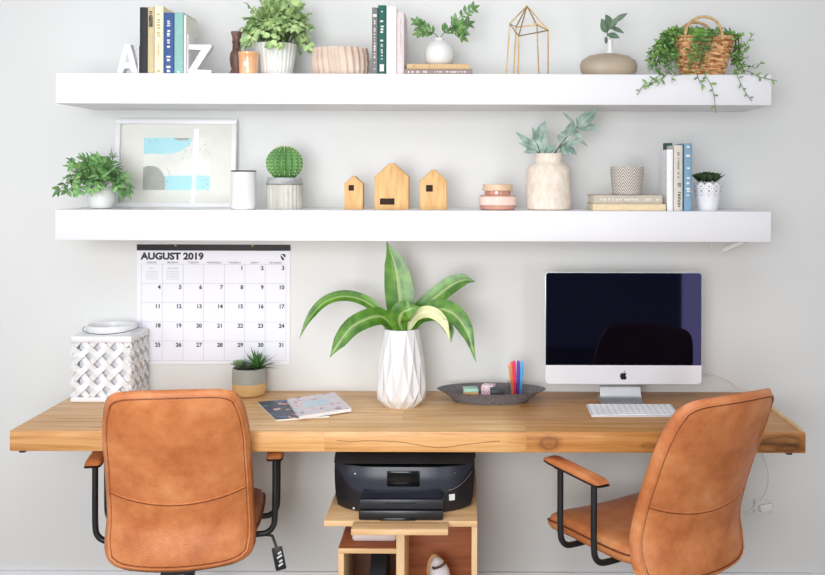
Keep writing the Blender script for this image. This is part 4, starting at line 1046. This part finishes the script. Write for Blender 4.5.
# fruit-shaped emblem with a bite
b = MB(); ex, ez = X(623.4,d,375)-t.location.x, Z(375.4,d,623)-ZDK; es = 4.1*S(d)
def fruit():
    o_ = []
    pts = [(0,.62),(.28,.74),(.58,.72),(.82,.50)]      # top right shoulder down to the bite
    bite = [(.62,.30),(.55,.05),(.62,-.2),(.88,-.36)]
    low = [(.72,-.70),(.48,-1.0),(.25,-1.02),(0,-.92),(-.25,-1.02),(-.5,-1.0),(-.74,-.66),(-.9,-.2),(-.88,.25),(-.66,.62),(-.34,.74)]
    cl = [Vector((x_,z_,0)) for x_, z_ in pts+bite+low]
    return [(p.x,p.y) for p in cl]
b.prism([(ex+x_*es*.95, ez+z_*es*.95-es*.08) for x_, z_ in fruit()], -.0018, -.001, 'xz')
lf = [(.02,.84),(.06,1.08),(.2,1.26),(.4,1.36),(.38,1.12),(.24,.94)]
b.prism([(ex+x_*es*.95, ez+z_*es*.95-es*.08) for x_, z_ in lf], -.0018, -.001, 'xz')
o = b.build('emblem', mat('emblem_black',(18,18,20),.3), t, 0); o['label'] = 'black fruit-shaped emblem on the chin'
# camera dot
b = MB(); b.lathe([(.0022,0),(.0022,.0004)], 10, capt=True); o = b.build('webcam', mat('lens_dark',(24,26,40),.1), t); o.data.transform(Matrix.Translation((0,-.0014,zt_-.009)) @ Matrix.Rotation(PI/2,4,'X'))
# foot: bent plate
b = MB(); fw0, fw1 = 19.6*S(.16), 21.8*S(.2)
prof = [(.03,zb_+.10),(.028,zb_-.002),(.024,.05),(.012,.02),(-.004,.007),(-.03,.004),(-.046,.0035)]
pts = spline([Vector((0,y_,z_)) for y_, z_ in prof], 30)
L_, th = [], .005
for kq, p in enumerate(pts):
    tg = (pts[min(30,kq+1)]-pts[max(0,kq-1)]).normalized(); nn = Vector((0,tg.z,-tg.y)); w_ = fw0+(fw1-fw0)*kq/30
    hi_ = p - nn*th/2; lo_ = p + nn*th/2
    lo_.z = max(lo_.z, 0); hi_.z = max(hi_.z, 0)
    L_.append([b.bm.verts.new((sx*w_-.008, q.y, q.z)) for sx, q in ((-1,hi_),(1,hi_),(1,lo_),(-1,lo_))])
for A_, B_ in zip(L_, L_[1:]):
    for q in range(4): b.bm.faces.new((A_[q],A_[(q+1)%4],B_[(q+1)%4],B_[q]))
b.cap(L_[0],True); b.cap(L_[-1])
b.box((-.008,.055,.0025),(fw1*1.9,.06,.005)); b.build('stand', SILVER, t, 40)
# keyboard
db, df_ = .235, .37
xa, xb = X(586.8,db,406), X(672,db,406); wk = xb-xa
t = thing('keyboard', (xa+wk/2-.002,-(db+df_)/2,ZDK), 'slim white keyboard lying in front of the computer', 'keyboard')
b = MB(); dk = df_-db
b.prism([(-dk/2,0),(dk/2,0),(dk/2,.010),(-dk/2,.004)], -wk/2, wk/2, 'yz', bev=.001); b.build('case', mat('silver_case',(226,226,228),.35,(220,220,224),8,metal=.1), t, 30)
b = MB()
rows = [14,14,13.5,12.6,11.6]
sl = math.atan2(.006, dk)
for r_ in range(6):
    y_ = dk/2-.012-(r_)*(dk-.018)/5.6; n_ = 14 if r_ < 5 else 10; kw = (wk-.012)/14
    x_ = -wk/2+.006
    for q in range(n_):
        w_ = kw*(1 if not (r_ == 5 and q == 4) else 5)
        z_ = .004+(y_+dk/2)*.006/dk
        b.box((x_+w_/2,y_,z_+.0012),(w_-.0028,(dk-.018)/5.6-.003 if r_ else .010,.0024),.0006,1, rot=Matrix.Rotation(sl,4,'X')); x_ += w_
b.build('keycaps', mat('white_keys',(250,250,250),.45), t, 30)
b = MB(); b.box((0,0,.0072),(wk-.008,dk-.008,.0008), rot=Matrix.Rotation(sl,4,'X')); b.build('key_bed', mat('grey_key_bed',(206,206,212),.5), t)
# cables
WP = MATS['white_plastic']
def cable(pts, label, r=.0022):
    b = MB(); q = [P(*p) if len(p) == 3 else Vector(p[:3]) for p in pts]
    o_ = q[0].copy(); b.tube([p-o_ for p in spline(q, 40)], r, 8)
    return tag(b.build('cable', WP, loc=o_), label, 'cable', 'white cables')
cable([(660,366,.12),(690,371,.05),(704,373.6,.03),(716,375.6,.02),(728,380,.012),(738,388,.008)], 'white cable curving from behind the computer to the desk')
cable([(762,452,.006),(767,466,.006),(769,480,.006),(765,495,.006),(758,505,.006),(750,511,.006)], 'white cable hanging below the desk at right')
cable([(745,512.5,.005),(752,513,.005),(760,513,.006),(768,511,.006),(774,505,.006)], 'pale cable looping low beside the wall plug')
p = P(766,507.5,.012)
t = thing('wall_plug', (p.x,0,p.z), 'small white plug low on the wall right of the tan chair', 'plug')
b = MB(); b.box((0,-.010,0),(13*S(.01),.02,7*S(.01)),.004, rot=Matrix.Rotation(-.25,4,'Y')); b.build('adapter', WP, t)
b = MB(); b.box((-.006,-.003,0),(.07,.006,.05),.004); b.build('face_plate', mat('plate_white',(226,224,222),.5), t)

# ------------------------------------------------------------------ printer stand and printer
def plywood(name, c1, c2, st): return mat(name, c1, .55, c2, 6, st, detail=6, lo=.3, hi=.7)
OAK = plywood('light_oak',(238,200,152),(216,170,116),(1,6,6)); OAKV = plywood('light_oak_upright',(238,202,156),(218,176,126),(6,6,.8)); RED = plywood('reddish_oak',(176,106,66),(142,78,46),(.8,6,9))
zs = .487; dS = .56
xl, xr = X(324,dS,523), X(477.3,dS,523)
t = thing('printer_stand', ((xl+xr)/2,-dS/2-.01,0), 'light wooden stand with open compartments under the desk', 'cabinet')
T = t.location
def bx(name, x0, x1, d0, d1, z0, z1, m, bev=.001):
    b = MB(); b.box(((x0+x1)/2-T.x, -(d0+d1)/2-T.y, (z0+z1)/2), (x1-x0, d1-d0, z1-z0), bev); return b.build(name, m, t)
bx('top_board', xl, xr, .03, dS, zs-.0175, zs, OAK)
ty0, ty1 = X(351,.628,530), X(448,.628,530)
bx('pull_out_tray', ty0, ty1, .561, .628, zs-.0185, zs-.001, OAK)
o = bx('tray_groove', ty0+.012, ty1-.03, .575, .583, zs-.003, zs-.0004, mat('groove_shade',(200,156,106),.6)); 
dC = .55
cl = X(338,dC,560); cr = X(477.2,dC,560); m0, m1 = X(396.2,dC,560), X(404.4,dC,560); rp0 = X(471.6,dC,560)
zc_ = Z(548.6,dC,360); zc2 = Z(553.6,dC,360)
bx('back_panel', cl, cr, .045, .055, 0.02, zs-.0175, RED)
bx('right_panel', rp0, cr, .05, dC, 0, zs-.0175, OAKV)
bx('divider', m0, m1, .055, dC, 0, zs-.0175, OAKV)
ct = bx('cubby_top', cl, m0, .055, dC-.004, zc2, zc_, RED)  # redder than its front edge: the shade is put into the colour
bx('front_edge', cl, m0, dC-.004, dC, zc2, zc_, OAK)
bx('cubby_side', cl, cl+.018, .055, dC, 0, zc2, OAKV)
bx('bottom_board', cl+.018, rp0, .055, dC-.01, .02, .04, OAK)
bx('cubby_shade', cl+.018, m0, .056, .30, .04, zc2-.001, plywood('shadowed_oak',(120,72,46),(92,52,32),(.8,6,9)))  # solid block, its dark colour paints the shade inside the cubby
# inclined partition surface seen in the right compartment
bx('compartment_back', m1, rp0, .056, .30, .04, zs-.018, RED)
# white box in the upper left slot
x0, x1 = X(351.5,.5,540), m0-.002; 
b = MB(); zz1 = Z(533,.5,370); b.box(((x0+x1)/2,-.43,zc_+(zz1-zc_)/2+.0005),(x1-x0,.14,zz1-zc_),.012,3)
tag(b.build('flat_box', mat('pinkish_white_plastic',(226,214,210),.45), ), 'flat white box lying in the slot below the stand top', 'box')
# black item in cubby
t = thing('paper_punch', (X(379,.46,575),-.44,.04), 'black boxy desk gadget standing in the lower left compartment', 'gadget')
b = MB(); hgt = Z(557.5,.5,380)-.04; wv = 15.5*S(.46)
b.prism([(-.10,0),(.09,0),(.09,hgt),(-.03,hgt),(-.075,hgt-.05),(-.10,hgt-.06)], -wv/2, wv/2, 'yz', bev=.004); b.build('body', BLACKP, t)
b = MB(); b.box((0,-.094,hgt-.095),(wv*.8,.03,.04),.004); b.build('front_plate', mat('dark_grey_plate',(92,96,98),.5), t)
# shoe leaning in the right compartment
p = P(437,566,.42); t = thing('shoe', (p.x+.02,-.40,.04), 'white shoe with tan sole and dark strap in right compartment', 'shoe')
ztop = Z(552.4,.42,430)-.04; ax0 = P(431.5,553,.42).x-t.location.x; 
def shoe(b, k, off, y0, y1):
    # toe-up shoe outline in the xz plane
    ax = [(ax0+.011,ztop-.022),(ax0+.026,ztop-.075),(ax0+.043,ztop-.14),(ax0+.055,ztop-.21),(ax0+.058,.034)]
    def fn(a, v):
        an = 2*PI*a; q = spline([Vector((x_,0,z_)) for x_, z_ in ax], 24); kk = min(24, int(v*24)); p = q[kk]
        tg = (q[min(24,kk+1)]-q[max(0,kk-1)]).normalized(); sd = Vector((-tg.z,0,tg.x))
        w_ = k*.036*min(1,(v+.004)/.22)**.5*(1-.12*math.sin(v*PI))*(.15 if v > .999 else 1)
        tip = Vector((0,0,0))
        return p + tip + sd*w_*math.cos(an) + Vector((0, (y1 if math.sin(an) > 0 else -y0)*math.sin(an)*min(1,.25+(v/.2)**.5*.75), 0)) + Vector((off[0],off[1],0))
    vs = b.grid(fn, 28, 24, True); b.cap(vs[0], True); b.cap(vs[-1])
b = MB(); shoe(b, 1, (0,0), -.04, .012); b.build('upper', mat('white_canvas',(236,236,240),.7,(214,216,224),30), t)
b = MB(); shoe(b, 1.08, (-.007,.018), -.012, .01); b.build('sole', mat('tan_sole',(212,164,112),.7), t)
b = MB(); a0 = P(434.2,568.6,.46)-t.location; a1 = P(443.4,564.6,.46)-t.location
b.tube(spline([a0+Vector((-.004,.012,-.002)), a0, (a0+a1)/2+Vector((0,-.004,0)), a1, a1+Vector((.004,.012,.002))],14), .004, 6); b.build('strap', mat('dark_strap',(84,62,52),.7), t)

# printer
dP = .495
xl, xr = X(333.6,dP-.05,490), X(474.6,dP-.05,490); wp = xr-xl
t = thing('printer', ((xl+xr)/2,-.29,zs), 'black inkjet printer on the wooden stand beneath the desk', 'printer')
T = t.location; yF = -dP-T.y
PB = mat('printer_black',(30,31,36),.33,(24,25,30),8); PN = mat('printer_navy_panel',(44,47,60),.36,(36,39,51),8); PG = mat('printer_gloss',(10,10,12),.12)
zs1 = Z(467.4,.485,405)-zs
def plan(w, yf, bow, yb, n=16, cham=.05):
    o_ = [(-w/2,yb)]
    for i in range(n+1):
        a = -1+2*i/n; o_.append((a*w/2, yf + bow*(abs(a)**4)))
    return o_ + [(w/2,yb)]
b = MB(); prev = None
rings = []
for z_, w_, yf in ((0,wp-.034,yF+.004),(.006,wp-.024,yF),(.035,wp-.010,yF),(.07,wp-.004,yF+.002),(zs1*.78,wp,yF+.004),(zs1,wp,yF+.012)):
    rings.append([b.bm.verts.new((x_,y_,z_)) for x_, y_ in plan(w_, yf, .065, .17)])
for A_, B_ in zip(rings, rings[1:]):
    for i in range(len(A_)): b.bm.faces.new((A_[i],A_[(i+1)%len(A_)],B_[(i+1)%len(A_)],B_[i]))
b.cap(rings[0],True); b.cap(rings[-1]); b.build('body', PB, t, 35)
# upper control panel, swooping to a point at each side
def front_y(x, z):
    a = abs(x)/(wp/2); return yF + .065*a**4 + (.002 if z < .1 else .006)
b = MB()
zlow = Z(493,dP,405)-zs; zl2 = Z(484,.475,405)-zs
def panel(u_, v_):
    x_ = (u_-.5)*wp*.985; a = abs(x_)/(wp/2)
    zlo = zlow + (zs1-.004-zlow)*max(0,(a-.62)/.36)**1.6; zlo = min(zlo, zs1-.004)
    z_ = zlo+(zs1-.002-zlo)*v_
    zz = z_/zs1; yy = yF + .065*a**4 + (.004 if zz < .78 else .004+.008*(zz-.78)/.22) - .0022
    return Vector((x_, yy, z_))
b.grid(panel, 40, 6); b.build('control_panel', PN, t, 60)
b = MB(); b.box((0,.045,zs1+.004),(wp+.008,.275,.008),.003); b.build('lid_lip', PB, t)
b = MB(); b.prism([(yF+.018,zs1+.008),(.17,zs1+.008),(.17,zs1+.034),(yF+.05,zs1+.034)], -wp/2+.004, wp/2-.004, 'yz', bev=.004); b.build('lid', mat('printer_lid',(36,36,38),.45,(30,30,32),10), t)
def fx(px): return X(px,dP,480)-T.x
def fz(py): return Z(py,dP,405)-zs
b = MB(); b.box(((fx(387)+fx(419.6))/2,yF-.001,(fz(471)+fz(486.6))/2),(fx(419.6)-fx(387),.006,fz(471)-fz(486.6)),.003, rot=Matrix.Rotation(.05,4,'X')); b.build('display', PG, t)
WD = mat('indicator_white',(235,238,240),.4)
for px, py in ((354.6,475.2),(416.4,474)):
    b = MB(); x_, z_ = fx(px), fz(py); b.box((x_, front_y(x_,z_)-.005,z_),(.004,.004,.004),.001); b.build('indicator', WD, t)
b = MB(); scribble(b, fx(443), fx(456), fz(474.8)-.001, fz(473.8), yF+.014, 5, 'x', .9, thick=.004); o = b.build('front_lettering', mat('dim_print',(150,150,150),.6), t)
for v_ in o.data.vertices:
    a = abs(v_.co.x)/(wp/2); v_.co.y = yF+.065*a**4+.0004
# bright swoosh trim on the right
b = MB(); sw = []
for q in range(13):
    px = 448+ (472-448)*q/12; py = 491 - 14.5*(q/12)**2.0; x_, z_ = fx(px), fz(py); a = abs(x_)/(wp/2); sw.append(Vector((x_, yF+.065*a**4-.0005+ (.002 if q > 9 else 0), z_)))
b.tube(sw, .0011, 6); b.build('trim_line', mat('chrome_trim',(190,192,196),.25,metal=.8), t)
# square mark with initials
b = MB(); x0, x1, z0_, z1_ = fx(448.8), fx(454.8), fz(501.4), fz(495.2); xm = (x0+x1)/2; a = abs(xm)/(wp/2); ym = yF+.065*a**4-.003
rz_ = math.atan2(.065*4*a**3/(wp/2),1)
b.box((xm,ym+.001,(z0_+z1_)/2),(x1-x0,.003,z1_-z0_), rot=Matrix.Rotation(rz_,4,'Z')); b.build('square_mark', WD, t)
b = MB(); text_mesh(b, 'P', (z1_-z0_)*.9, Matrix.Translation((xm-.005,ym-.0012,z0_+.005)) @ Matrix.Rotation(rz_,4,'Z') @ FACE, bold=.0002); b.build('square_mark_lettering', INKB, t, 0)
b = MB(); x_ = fx(353.4); a = abs(x_)/(wp/2); b.lathe([(.003,0),(.003,.003)],10,capt=True); o = b.build('power_light', WD, t); o.data.transform(Matrix.Translation((x_, yF+.065*a**4-.001, fz(509.6))) @ Matrix.Rotation(PI/2,4,'X'))
# output tray
tx0, tx1 = X(358.6,.56,508)-T.x, X(443.2,.56,508)-T.x; yt = -.562-T.y; tw = tx1-tx0; tm = (tx0+tx1)/2
def tz(py): return Z(py,.562,400)-zs
b = MB()
b.box((tm,(yt+yF+.02)/2,(.002+tz(510.6))/2),(tw,yF+.02-yt,tz(510.6)-.002),.005,2); b.build('paper_drawer', PB, t)
b = MB(); b.box((tm+.001,(yt+.004+yF+.02)/2,(tz(509.8)+tz(500))/2),(tw-.002,yF+.016-yt,tz(500)-tz(509.8)),.003,2); o = b.build('output_flap', mat('flap_black',(38,40,47),.35,(32,34,40),8), t)
b = MB(); b.prism([(yt+.012,tz(499.6)),(yF+.03,tz(499.6)),(yF+.03,tz(499)+.006),(yt+.04,tz(499)+.006)], tx0+.006, tx1-.006, 'yz', bev=.003); b.build('output_cover', PN, t)
b = MB(); b.box((tm,yt+.0055,tz(503.4)),(tw*.36,.006,.0022)); b.build('flap_slot', PG, t)
b = MB(); b.box((tm-.01,yt-.0005,.005),(tw*.42,.004,.008),.002); b.build('finger_notch', PG, t)

# ------------------------------------------------------------------ chairs
def leather():
    m, nt, b = nodes('tan_leather'); L = nt.links.new; N = nt.nodes.new
    b.inputs['Roughness'].default_value = .42
    tc = N('ShaderNodeTexCoord')
    n = N('ShaderNodeTexNoise'); n.inputs['Scale'].default_value = 7; n.inputs['Detail'].default_value = 7; n.inputs['Roughness'].default_value = .65; L(tc.outputs['Object'], n.inputs['Vector'])
    r = N('ShaderNodeValToRGB'); e = r.color_ramp.elements; e[0].position = .3; e[0].color = lin((180,100,54)); e[1].position = .72; e[1].color = lin((232,160,108)); k = e.new(.5); k.color = lin((210,130,78))
    L(n.outputs[0], r.inputs[0]); L(r.outputs[0], b.inputs['Base Color'])
    v = N('ShaderNodeTexVoronoi'); v.inputs['Scale'].default_value = 260; L(tc.outputs['Object'], v.inputs['Vector'])
    n2 = N('ShaderNodeTexNoise'); n2.inputs['Scale'].default_value = 22; n2.inputs['Detail'].default_value = 4; L(tc.outputs['Object'], n2.inputs['Vector'])
    ad = N('ShaderNodeMath'); ad.operation = 'ADD'; L(n2.outputs[0], ad.inputs[0]); L(v.outputs['Distance'], ad.inputs[1])
    bp = N('ShaderNodeBump'); bp.inputs['Strength'].default_value = .16; bp.inputs['Distance'].default_value = .006; L(ad.outputs[0], bp.inputs['Height']); L(bp.outputs[0], b.inputs['Normal'])
    return m
LEA = leather(); SEAM = mat('leather_seam',(120,62,32),.6,(104,52,26),60)
def lerp(t, pts):
    for (a, va), (b_, vb) in zip(pts, pts[1:]):
        if t <= b_:
            f = (t-a)/(b_-a); f = f*f*(3-2*f); return va+(vb-va)*f
    return pts[-1][1]
BH0, BH1 = .375, .938
def back_pt(u, v, side, m=0, off=0):
    """u,v in [-1,1]; side -1 rear, +1 front"""
    vv = (v+1)/2
    w = lerp(vv, ((0,.231),(.32,.218),(.65,.214),(1,.199)))
    c = .17*max(0,(vv-.22)/.78)**1.25 + .028*max(0,(.28-vv)/.28)**1.5
    k = .05
    z = BH0+(BH1-BH0)*vv - .012*(1-u*u)*(1-vv)**2 - .012*u*u*vv**3
    th = .030*max(0, 1-m**7)**.5 + off
    slope = .2*vv
    return Vector((u*w, -.215 - c + k*u*u + side*th, z - side*th*slope*-1*.6))
def squircle(a, b_, n=8.5):
    m = max(abs(a), abs(b_))
    if m < 1e-6: return 0, 0, 0
    f = m/((abs(a)**n+abs(b_)**n)**(1/n)); return a*f, b_*f, m
def pillow(b, fn, N=28):
    g = [math.sin(PI/2*(-1+2*i/N)) *.5 + (-1+2*i/N)*.5 for i in range(N+1)]
    grids = []
    bound = {}
    for side in (-1, 1):
        vs = []
        for j in range(N+1):
            row = []
            for i in range(N+1):
                if i in (0,N) or j in (0,N):
                    if (i,j) not in bound: u, v, m = squircle(g[i], g[j]); bound[(i,j)] = b.bm.verts.new(fn(u, v, side, 1))
                    row.append(bound[(i,j)])
                else:
                    u, v, m = squircle(g[i], g[j]); row.append(b.bm.verts.new(fn(u, v, side, m)))
            vs.append(row)
        for j in range(N):
            for i in range(N):
                try: b.bm.faces.new((vs[j][i],vs[j][i+1],vs[j+1][i+1],vs[j+1][i]))
                except ValueError: pass
def make_chair(loc, rz, label):
    t = thing('office_chair', loc, label, 'chair', 'tan leather office chairs', rz)
    b = MB(); pillow(b, back_pt); bk = b.build('backrest', LEA, t, 80)
    # piping round the rear panel
    b = MB(); ring = []
    for k in range(96):
        a = 2*PI*k/96; x_, y_ = math.cos(a), math.sin(a); mm = max(abs(x_),abs(y_)); u, v, m = squircle(x_/mm*.93, y_/mm*.945)
        ring.append(back_pt(u, v, -1, .93, .0012))
    b.tube(ring, .0028, 6, closed=True); b.build('piping', LEA, bk)
    b = MB(); r2 = []
    for k in range(96):
        a = 2*PI*k/96; x_, y_ = math.cos(a), math.sin(a); mm = max(abs(x_),abs(y_)); u, v, m = squircle(x_/mm*.905, y_/mm*.925)
        r2.append(back_pt(u, v, -1, .915, .0002))
    b.tube(r2, .0011, 5, closed=True)
    sm = [back_pt(u, -.20-.13*(1-u*u)+.04, -1, abs(u), .0004) for u in [(-.9+1.8*k/30) for k in range(31)]]
    b.tube(sm, .0012, 5); b.build('seam', SEAM, bk)
    b = MB(); sm = [back_pt(u, -.20-.13*(1-u*u)+.055, -1, abs(u), .0002) for u in [(-.9+1.8*k/30) for k in range(31)]]
    b.tube(sm, .0024, 5); b.build('fold', LEA, bk)
    # seat
    def seat_pt(u, v, side, m):
        y = .035 + v*.225; w = .232 - .012*v*v
        th = .034*max(0,1-m**6)**.5
        drop = .022*max(0, v)**3 + .0*u
        return Vector((u*w, y, .438 - drop + side*th + .008*u*u*side*0 + (.012*u*u if side > 0 else 0)))
    b = MB(); pillow(b, seat_pt, 24); se = b.build('seat', LEA, t, 80)
    b = MB(); ring = []
    for k in range(72):
        a = 2*PI*k/72; x_, y_ = math.cos(a), math.sin(a); mm = max(abs(x_),abs(y_)); u, v, m = squircle(x_/mm, y_/mm); ring.append(seat_pt(u, v, 1, 1))
    b.tube(ring, .0028, 6, closed=True); b.build('seam', SEAM, se)
    # arms
    for s_ in (-1, 1):
        b = MB()
        for y0 in (.085, -.075):
            pts = [Vector((s_*x_, y0, z_)) for x_, z_ in ((.16,.404),(.22,.404),(.25,.408),(.268,.425),(.274,.452),(.275,.52),(.275,.60),(.275,.645))]
            b.tube(spline(pts, 30), .0095, 10)
        b.box((s_*.275, .005, .648), (.022, .2, .008), .002)
        am = b.build('armrest_frame', BLACKM, t)
        b = MB()
        def pad(u, v, side, m):
            y = .012 + v*.135; w = .026 - .006*max(0,-v)*0
            return Vector((s_*.275 + u*w, y, .661 + side*.012*max(0,1-m**4)**.5 + .006*v))
        pillow(b, pad, 14); b.build('arm_pad', LEA, am, 80)
        b = MB()
        def padb(u, v, side, m):
            y = .012 + v*.137; w = .0265
            return Vector((s_*.275 + u*w, y, .654 + side*.006*max(0,1-m**4)**.5 + .006*v))
        pillow(b, padb, 14); b.build('pad_shell', BLACKP, am, 80)
    # mechanism, back bracket, lever
    b = MB(); b.box((0,.03,.388),(.2,.24,.03),.006); b.box((0,.03,.365),(.12,.14,.03),.006); b.build('seat_mechanism', BLACKM, t)
    b = MB(); b.box((0,-.15,.362),(.10,.19,.016),.004); b.box((0,-.196,.40),(.09,.014,.07),.004); b.build('back_bracket', BLACKM, t)
    b = MB(); lv = [Vector((.09,-.02,.384)),Vector((.20,-.03,.386)),Vector((.258,-.04,.385)),Vector((.268,-.045,.376)),Vector((.278,-.055,.352))]
    b.tube(spline(lv,20), .0045, 8); le = b.build('height_lever', BLACKM, t)
    b = MB(); b.box((.287,-.063,.318),(.034,.010,.075),.004, rot=Matrix.Rotation(-.2,4,'Y')); pd = b.build('lever_paddle', BLACKP, le)
    b = MB()
    for dz, sx in ((.02,.012),(.008,.018),(-.006,.012),(-.018,.016)): b.box((.289+(.0 if dz > 0 else .004),-.0690,.318+dz),(sx,.001,.006), rot=Matrix.Rotation(-.6,4,'Y'))
    b.build('lever_mark', WD, le)
    b = MB(); b.lathe([(.025,.09),(.025,.23),(.017,.235),(.017,.36)], 20, capt=True); b.build('gas_column', BLACKM, t)
    b = MB(); b.lathe([(.045,.07),(.05,.08),(.045,.115),(.03,.12)], 20, capt=True)
    for k in range(5):
        a = 2*PI*k/5+PI/2; dv = Vector((math.cos(a),math.sin(a),0))
        b.tube([dv*.03+Vector((0,0,.095)), dv*.16+Vector((0,0,.088)), dv*.29+Vector((0,0,.072))], [.022,.018,.013], 8)
    ba = b.build('star_base', BLACKM, t)
    for k in range(5):
        a = 2*PI*k/5+PI/2; dv = Vector((math.cos(a),math.sin(a),0)); b = MB(); pp = dv*.29; sd = Vector((-dv.y,dv.x,0))
        b.tube([pp+Vector((0,0,.03)), pp+Vector((0,0,.07))], .006, 8)
        for s_ in (-1,1): b.tube([pp+sd*s_*.006+Vector((0,0,.0285)), pp+sd*s_*.022+Vector((0,0,.0285))], .028, 16)
        b.build('caster', BLACKP, ba)
    return t
ch1 = make_chair((X(175,.63,450)-.02, -.405, 0), math.radians(8), 'tan leather office chair seen straight from behind at the left')
ch2 = make_chair((.574, -.48, 0), math.radians(32), 'tan leather office chair turned aside in front of the computer')

# ------------------------------------------------------------------ light
W = bpy.data.worlds.new('world'); SC.world = W; W.use_nodes = True
nt = W.node_tree; bg = nt.nodes['Background']; bg.inputs[0].default_value = lin((236,242,255)); bg.inputs[1].default_value = .46
def area(name, loc, target, sx, sy, power, col=(1,1,1), spread=PI):
    l = bpy.data.lights.new(name, 'AREA'); l.shape = 'RECTANGLE'; l.size = sx; l.size_y = sy; l.energy = power; l.color = col; l.spread = spread
    o = bpy.data.objects.new(name, l); COL.objects.link(o); o.location = loc
    o.rotation_euler = (Vector(target)-Vector(loc)).to_track_quat('-Z','Y').to_euler(); return o
# tall glazed doors behind the viewer on the right, window on the left, and soft light from above
area('daylight_right', (1.88,-4.1,1.35), (1.6,0,1.3), .46, 2.6, 22, (1,.985,.96))
area('daylight_left', (-3.0,-2.6,1.7), (-.6,0,1.0), 1.4, 2.0, 24, (.93,.965,1))
area('daylight_front', (-.75,-4.2,1.5), (-.45,0,1.4), 1.7, 1.7, 27, (.965,.985,1), math.radians(80))
area('ceiling_light', (-.3,-2.2,2.75), (-.3,-1.0,0), 2.6, 1.6, 26, (1,.99,.975))
area('window_gap', (-2.145,-4.1,1.9), (-2.145,0,1.9), .034, 3.4, 5.0, (1,1,1))

SC.view_settings.view_transform = 'Standard'
SC.view_settings.look = 'None'
SC.view_settings.exposure = -0.17
